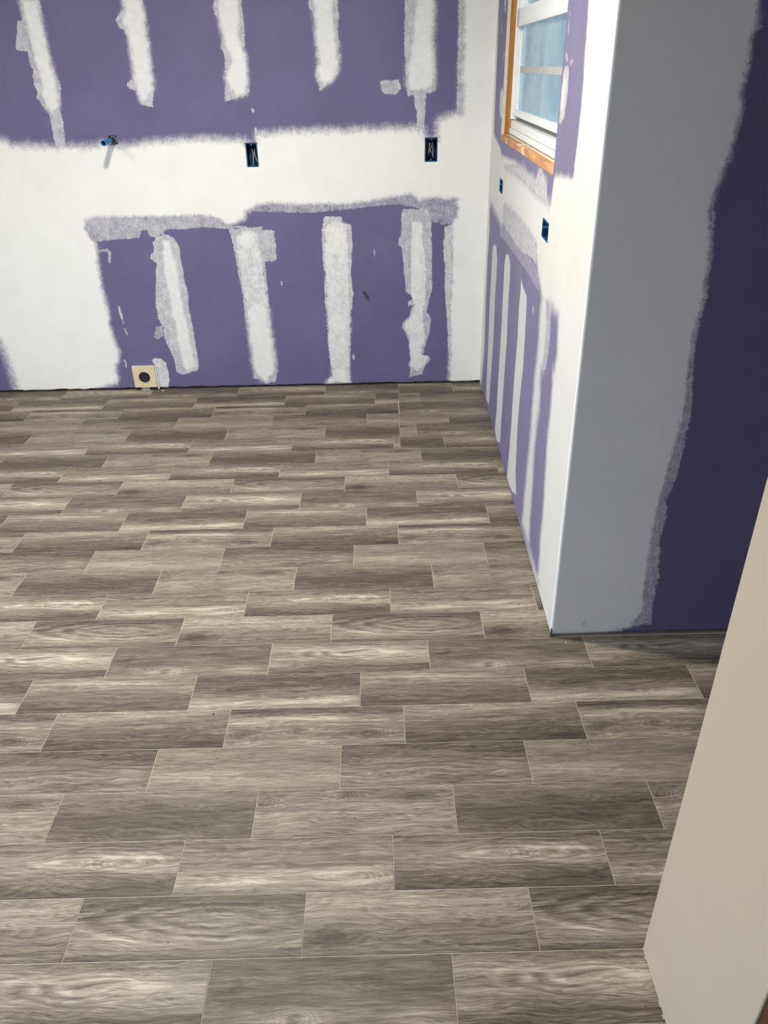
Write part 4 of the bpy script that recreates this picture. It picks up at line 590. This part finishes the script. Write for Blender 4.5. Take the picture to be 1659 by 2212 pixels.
# ------------------------------------------------------------------ electrical boxes
m_blue = plain('blue_plastic', (.006, .045, .125, 1), .38, .5, var=.12, scale=60)
m_blue_lt = plain('blue_plastic_edge', (.022, .125, .27, 1), .4, .5)
m_black = plain('black_rubber', (.012, .012, .014, 1), .5, .4)
m_wire = plain('grey_wire', (.50, .48, .45, 1), .45)
m_copper = plain('ground_wire', (.55, .34, .20, 1), .35, .6, 1)
m_tan = plain('tan_sheath', (.20, .17, .10, 1), .6)
m_steel = plain('galvanised_steel', (.55, .57, .58, 1), .35, .5, .8)
def ebox(label, place, w_, h_, wires, horiz=False):
    """open-front box: local a across, b up, depth into the wall"""
    root = empty('electrical_box', place(0, 0, 0)); tag(root, label, 'electrical box')
    bpy.context.view_layer.update()
    inv = root.matrix_world.inverted()
    P = lambda a, b, d: inv @ Vector(place(a, b, d))
    def bx(bm, a0, a1, b0, b1, d0, d1):
        add_box(bm, a0, a1, b0, b1, d0, d1, tf=lambda v: P(v.x, v.y, v.z))
    W2, H2, T, DP = w_/2-.0012, h_/2-.0012, .0026, .068
    bm = bmesh.new()
    bx(bm, -W2, -W2+T, -H2, H2, .0004, DP); bx(bm, W2-T, W2, -H2, H2, .0004, DP)
    bx(bm, -W2+T, W2-T, H2-T, H2, .0004, DP); bx(bm, -W2+T, W2-T, -H2, -H2+T, .0004, DP)
    bx(bm, -W2, W2, -H2, H2, DP, DP+.003)
    bm_obj('box_shell', bm, m_blue, root)
    bm = bmesh.new(); e = .0009
    bx(bm, -W2+T, -W2+T+e, -H2+T, H2-T, -.0006, .003); bx(bm, W2-T-e, W2-T, -H2+T, H2-T, -.0006, .003)
    bx(bm, -W2+T, W2-T, H2-T-e, H2-T, -.0006, .003); bx(bm, -W2+T, W2-T, -H2+T, -H2+T+e, -.0006, .003)
    bm_obj('box_rim', bm, m_blue_lt, root)
    for s_ in (-1, 1):
        bm = bmesh.new(); n = 14
        if horiz: ce = (s_*(W2-T-.004), 0)
        else: ce = (0, s_*(H2-T-.004))
        for ring_r, dd in ((.0044, .0),):
            out_ = [P(ce[0]+.0044*math.cos(2*math.pi*k/n), ce[1]+.0044*math.sin(2*math.pi*k/n), .001) for k in range(n)]
            inn = [P(ce[0]+.0018*math.cos(2*math.pi*k/n), ce[1]+.0018*math.sin(2*math.pi*k/n), .001) for k in range(n)]
            o2 = [P(ce[0]+.0044*math.cos(2*math.pi*k/n), ce[1]+.0044*math.sin(2*math.pi*k/n), .03) for k in range(n)]
            i2 = [P(ce[0]+.0018*math.cos(2*math.pi*k/n), ce[1]+.0018*math.sin(2*math.pi*k/n), .012) for k in range(n)]
            vo, vi, v2, v3 = ([bm.verts.new(q) for q in L] for L in (out_, inn, o2, i2))
            for k in range(n):
                j = (k+1) % n
                bm.faces.new((vo[k], vo[j], vi[j], vi[k])); bm.faces.new((vo[k], v2[k], v2[j], vo[j])); bm.faces.new((vi[k], vi[j], v3[j], v3[k]))
            bm.faces.new(v3)
        bm_obj('screw_boss', bm, m_blue_lt, root)
    for mat, rad, pts in wires:
        bm = bmesh.new(); pts = [Vector(q) for q in pts]
        # smooth the path
        sm = []
        for i in range(len(pts)-1):
            p0, p1, p2, p3 = pts[max(i-1, 0)], pts[i], pts[i+1], pts[min(i+2, len(pts)-1)]
            for k in range(4):
                q = k/4; sm.append(.5*((2*p1)+(p2-p0)*q+(2*p0-5*p1+4*p2-p3)*q*q+(3*p1-p0-3*p2+p3)*q**3))
        sm.append(pts[-1])
        add_tube(bm, [P(*q) for q in sm], rad, 7)
        bm_obj('wire', bm, mat, root, smooth=True)
    return root
def bplace(cx, cz): return lambda a, b, d: (cx+a, YB+d, cz+b)
def rplace(cy, cz): return lambda a, b, d: (XR(cy-a)+d, cy-a, cz+b)
h = HX['a']
ebox('left blue electrical box with loose wires, set in the white seam of the back wall', bplace((h[0]+h[1])/2, (h[2]+h[3])/2), h[1]-h[0], h[3]-h[2],
  [(m_wire, .0011, [(-.004, .038, .05), (-.003, .026, .03), (.0005, .012, .022), (-.002, -.01, .03), (-.003, -.03, .05)]),
   (m_wire, .0014, [(.010, .030, .05), (.008, .012, .025), (.004, -.006, .014), (.002, -.026, .012), (-.002, -.042, .02)]),
   (m_wire, .0012, [(.008, .018, .04), (.010, .004, .018), (.016, -.018, .012), (.022, -.034, .016)]),
   (m_black, .0014, [(-.012, .036, .05), (-.010, .01, .03), (-.008, -.02, .03), (-.010, -.04, .05)]),
   (m_copper, .0009, [(-.004, .02, .05), (-.009, 0, .02), (-.010, -.022, .015), (-.009, -.042, .03)]),
   (m_tan, .0028, [(.006, .04, .06), (.010, .0, .05), (.006, -.04, .06)])])
h = HX['b']
ebox('right blue electrical box with crossed wires, nearest the room corner on the back wall', bplace((h[0]+h[1])/2, (h[2]+h[3])/2), h[1]-h[0], h[3]-h[2],
  [(m_tan, .0036, [(-.004, .040, .06), (-.007, .026, .02), (-.008, .008, .016), (-.010, -.012, .018), (-.013, -.036, .04)]),
   (m_wire, .0013, [(.009, .032, .03), (.004, .018, .012), (-.002, .004, .010), (-.005, -.012, .02)]),
   (m_wire, .0012, [(.013, .018, .03), (.009, .006, .016), (.010, -.014, .014), (.009, -.03, .02)]),
   (m_wire, .0011, [(-.002, .0, .03), (.004, -.016, .016), (.012, -.032, .014), (.015, -.040, .03)]),
   (m_black, .0015, [(.002, .04, .05), (.0, .01, .03), (.002, -.02, .03), (.0, -.042, .05)]),
   (m_copper, .0009, [(-.001, .042, .04), (-.002, .022, .02), (-.006, 0, .024), (-.004, -.04, .04)])])
h = HY['a']
ebox('small blue electrical box on the right wall, beyond the window sill near the corner', rplace((h[0]+h[1])/2, (h[2]+h[3])/2), h[1]-h[0], h[3]-h[2],
  [(m_wire, .0014, [(-.03, .004, .05), (-.01, .004, .03), (.02, -.004, .03), (.04, -.006, .05)])], True)
h = HY['b']
ebox('larger blue electrical box on the right wall, below the near end of the window', rplace((h[0]+h[1])/2, (h[2]+h[3])/2), h[1]-h[0], h[3]-h[2],
  [(m_blue_lt, .003, [(-.04, .008, .055), (0, .008, .052), (.04, .008, .055)]), (m_blue_lt, .0035, [(-.045, -.016, .05), (0, -.016, .045), (.045, -.016, .05)])], True)

# ------------------------------------------------------------------ water pipe stub
root = empty('pipe_stub', (PIPE[0], YB, PIPE[1])); tag(root, 'blue plastic pipe stub sticking out of the back wall, casting a shadow', 'pipe')
def lathe_y(bm, prof, n=20, cx=0, cz=0):
    rings = [[bm.verts.new((cx+r*math.cos(2*math.pi*k/n), y, cz+r*math.sin(2*math.pi*k/n))) for k in range(n)] for y, r in prof]
    for i in range(len(rings)-1):
        for k in range(n): bm.faces.new((rings[i][k], rings[i][(k+1)%n], rings[i+1][(k+1)%n], rings[i+1][k]))
    return rings
m_pex = plain('blue_pipe', (.03, .20, .42, 1), .35, .5, var=.2, scale=50)
bm = bmesh.new(); lathe_y(bm, [(.03, .0118), (-.146, .0118), (-.148, .0114), (-.148, .0098), (-.10, .0094), (.03, .0094)]); bm_obj('pipe', bm, m_pex, root, True)
bm = bmesh.new(); lathe_y(bm, [(-.020, .0119), (-.021, .0150), (-.038, .0150), (-.039, .0119)]); bm_obj('clamp_ring', bm, m_black, root, True)
bm = bmesh.new(); r_ = lathe_y(bm, [(-.0005, .0135), (-.003, .0165), (.012, .0175), (.012, .0105)], cx=.002, cz=.001); bm_obj('hole_collar', bm, plain('torn_gypsum', lin(150, 134, 116), .9, .1, var=.3, scale=200), root, True)
bm = bmesh.new(); lathe_y(bm, [(-.045, .0119), (-.048, .0130), (-.058, .0130), (-.061, .0119)]); bm_obj('coupling', bm, m_pex, root, True)

# ------------------------------------------------------------------ surface-mounted power outlet by the floor
ox, oz = -1.2543, .0775
root = empty('power_outlet', (ox, YB, oz)); tag(root, 'cream square power outlet with round black socket at the foot of the back wall', 'outlet')
m_creamp = plain('cream_enamel', lin(212, 200, 166), .45, .5, var=.03, scale=30); m_whitep = plain('white_box_side', (.82, .82, .78, 1), .5)
w2, h2, dp = .0593, .0590, .014
bm = bmesh.new()
ncirc = 40; R_ = .0315
sq = []
for k in range(ncirc):
    a = 2*math.pi*k/ncirc; c_, s_ = math.cos(a), math.sin(a); q = 1/max(abs(c_), abs(s_)); sq.append((c_*q*w2, s_*q*h2))
vo = [bm.verts.new((x, -dp-.0012, z)) for x, z in sq]
vi = [bm.verts.new((R_*math.cos(2*math.pi*k/ncirc), -dp-.0012, R_*math.sin(2*math.pi*k/ncirc)-.002)) for k in range(ncirc)]
vr = [bm.verts.new((v.co.x*.97, -dp+.004, v.co.z*.97)) for v in vi]
ve = [bm.verts.new((x*1.0, -dp+.0015, z*1.0)) for x, z in sq]
for k in range(ncirc):
    j = (k+1) % ncirc
    bm.faces.new((vo[k], vo[j], vi[j], vi[k])); bm.faces.new((vi[k], vi[j], vr[j], vr[k])); bm.faces.new((vo[k], ve[k], ve[j], vo[j]))
bm_obj('cover_plate', bm, m_creamp, root)
bm = bmesh.new(); T = .0018
add_box(bm, w2-T, w2, -dp+.002, -.0008, -h2, h2); add_box(bm, -w2, -w2+T, -dp+.002, -.0008, -h2, h2); add_box(bm, -w2, w2, -dp+.002, -.0008, h2-T, h2)
bm_obj('box_body', bm, m_whitep, root)
bm = bmesh.new(); r1 = lathe_y(bm, [(-dp-.0008, .0322), (-dp-.0030, .0318), (-dp-.0030, .0304), (-dp-.0005, .0300)], 32, 0, -.002); bm_obj('socket_ring', bm, m_creamp, root, True)
bm = bmesh.new(); r1 = lathe_y(bm, [(-dp+.006, .0300), (-dp-.0008, .0298), (-dp+.0003, .0265)], 32, 0, -.002); bm.faces.new(r1[-1]); sk = bm_obj('socket_face', bm, m_black, root)
bm = bmesh.new()
for x, z, a, b in ((-.009, .002, .0012, .006), (.009, .002, .0012, .006), (0, -.012, .005, .0016)): add_box(bm, x-a, x+a, -dp-.0006, -dp+.002, z-b, z+b)
bm_obj('socket_slots', bm, plain('slot_dark', (.03, .03, .035, 1), .3), root)
bm = bmesh.new()
add_box(bm, -.026, .016, -.010, -.0085, -h2-.0165, -h2-.001); add_box(bm, -.026, .016, -.013, -.004, -h2-.0175, -h2-.0165)
bk = bm_obj('mounting_strap', bm, m_steel, root)
for x in (-.019, -.005, .009):
    bm = bmesh.new(); rr = lathe_y(bm, [(-.0101, .0032), (-.0108, .0032)], 12, x, -h2-.009); bm.faces.new(rr[-1]); bm_obj('screw', bm, m_black, root)
bm = bmesh.new(); add_box(bm, -w2+.002, w2-.002, -.004, -.0012, -h2-.0165, -h2+.010); bm_obj('cutout_shade', bm, wood_dark, root)  # dark plate stands in for the shaded wall cutout below the outlet
bm = bmesh.new(); add_box(bm, w2+.0008, w2+.0085, -.006, -.0012, -h2-.014, h2-.001); bm_obj('side_flange', bm, m_whitep, root)

m_dimple = plain('dried_filler', (.84, .84, .80, 1), .6)
for x, z in [(-1.037, 0.758), (-1.026, 0.666), (-1.025, 0.631), (-1.037, 0.532), (-1.026, 0.446), (-1.029, 0.310), (-1.026, 0.159), (-0.621, 0.780), (-0.612, 0.425), (-0.179, 0.808), (-0.179, 0.731), (-0.183, 0.343), (-0.186, 0.059), (0.209, 0.743), (0.178, 0.320), (0.224, 0.313), (0.227, 0.105), (-1.472, 1.685), (-1.471, 1.431), (-1.035, 1.712), (-1.036, 1.479), (-0.611, 1.748), (-0.610, 1.493), (-0.194, 1.505)]:
    bm = bmesh.new(); bmesh.ops.create_uvsphere(bm, u_segments=10, v_segments=6, radius=1)
    for v in bm.verts: v.co = Vector((x+v.co.x*.0036, YB-.0002+v.co.y*.0012, z+v.co.z*.0036))
    bm_obj('screw_dimple', bm, m_dimple, wall_back, True)
# ------------------------------------------------------------------ corner bead, chips, crumbs
bm = bmesh.new(); pts = [(.5135+.0062*math.cos(a), 1.0875-.0005*k, .0062+.0062*math.sin(a)) for k, a in enumerate(np.linspace(-.6, 3.6, 14))]
add_tube(bm, pts, .0011, 6); bm_obj('corner_bead_end', bm, m_black, wall_return, True)
bm = bmesh.new(); add_box(bm, .5085, .5105, 1.0885, 1.095, .001, .03); bm_obj('corner_bead', bm, plain('bead_dark', lin(60, 66, 72), .5), wall_return)
m_chip = plain('plaster_chip', (.85, .84, .80, 1), .8, .2)
def chip(name, x, y, a, b, rot, label, mat=None, hgt=.0022):
    bm = bmesh.new(); n = 6; vs = []
    for k in range(n):
        an = 2*math.pi*k/n; q = random.uniform(.75, 1.1)
        vs.append((a*q*math.cos(an), b*q*math.sin(an)))
    c_, s_ = math.cos(rot), math.sin(rot)
    lo = [bm.verts.new((p*c_-q*s_, p*s_+q*c_, .0002)) for p, q in vs]; hi = [bm.verts.new((.8*(p*c_-q*s_), .8*(p*s_+q*c_), hgt)) for p, q in vs]
    bm.faces.new(lo[::-1]); bm.faces.new(hi)
    for k in range(n): bm.faces.new((lo[k], lo[(k+1)%n], hi[(k+1)%n], hi[k]))
    o = bm_obj(name, bm, mat or m_chip); o.location = (x, y, 0); tag(o, label, 'debris'); return o
chip('plaster_chip' if 'w' == 'w' else 'debris_speck', 0.5492, 1.0583, 0.0016, 0.0045, -0.4, 'tiny white plaster sliver on the floor below the return wall corner', m_chip if 'w' == 'w' else m_black)
chip('plaster_chip' if 'w' == 'w' else 'debris_speck', 0.6335, 1.0639, 0.003, 0.0014, 0, 'faint white plaster crumb near the grey return wall foot', m_chip if 'w' == 'w' else m_black)
chip('plaster_chip' if 'b' == 'w' else 'debris_speck', -0.4633, 0.7974, 0.0028, 0.0022, 0, 'small black speck on the floor left of centre', m_chip if 'b' == 'w' else m_black)
chip('plaster_chip' if 'b' == 'w' else 'debris_speck', -0.4437, 0.1712, 0.0014, 0.0014, 0, 'tiny black speck on the swirled plank at the lower left', m_chip if 'b' == 'w' else m_black)
chip('plaster_chip' if 'b' == 'w' else 'debris_speck', -1.1883, 2.1841, 0.0035, 0.003, 0, 'dark crumb on the floor in the far left part', m_chip if 'b' == 'w' else m_black)
chip('plaster_chip' if 'w' == 'w' else 'debris_speck', -1.1649, 3.2260, 0.009, 0.003, 0, 'white plaster flake on the floor beside the cream outlet', m_chip if 'w' == 'w' else m_black)
chip('plaster_chip' if 'b' == 'w' else 'debris_speck', 0.4694, 0.0286, 0.0012, 0.0016, 0, 'black speck on the floor by the pale near wall', m_chip if 'b' == 'w' else m_black)


# ------------------------------------------------------------------ ceiling downlight (above the frame)
def downlight(pos, power, label):
  root = empty('ceiling_downlight', (pos[0], pos[1], H)); tag(root, label, 'lamp', 'downlights in the ceiling')
  bm = bmesh.new(); n = 32
  prof = [(LAMP_R, -.004), (LAMP_R+.004, -.009), (LAMP_R+.020, -.006), (LAMP_R+.024, .0)]
  rings = [[bm.verts.new((r*math.cos(2*math.pi*k/n), r*math.sin(2*math.pi*k/n), z)) for k in range(n)] for r, z in prof]
  for a_, b_ in zip(rings, rings[1:]):
      for k in range(n): bm.faces.new((a_[k], a_[(k+1)%n], b_[(k+1)%n], b_[k]))
  bm_obj('trim_ring', bm, white_vinyl, root, True)
  t = NT('lit_diffuser'); em = t.new('ShaderNodeEmission'); em.inputs[0].default_value = (*LAMP_COL, 1); em.inputs[1].default_value = power
  t.t.links.new(em.outputs[0], t.n['Material Output'].inputs[0])
  bm = bmesh.new(); bm.faces.new([bm.verts.new((LAMP_R*math.cos(2*math.pi*k/n), LAMP_R*math.sin(2*math.pi*k/n), -.005)) for k in range(n)][::-1])
  add_top = bmesh.ops.extrude_face_region(bm, geom=bm.faces[:])
  for v in [g for g in add_top['geom'] if isinstance(g, bmesh.types.BMVert)]: v.co.z = -.0035
  bm_obj('diffuser', bm, t.m, root)

downlight(LAMP, LAMP_POWER, 'round flush white downlight in the ceiling above the middle of the floor')
downlight(LAMP2, LAMP2_POWER, 'round flush white downlight in the ceiling over by the glazed door')
print('planks', nplank)
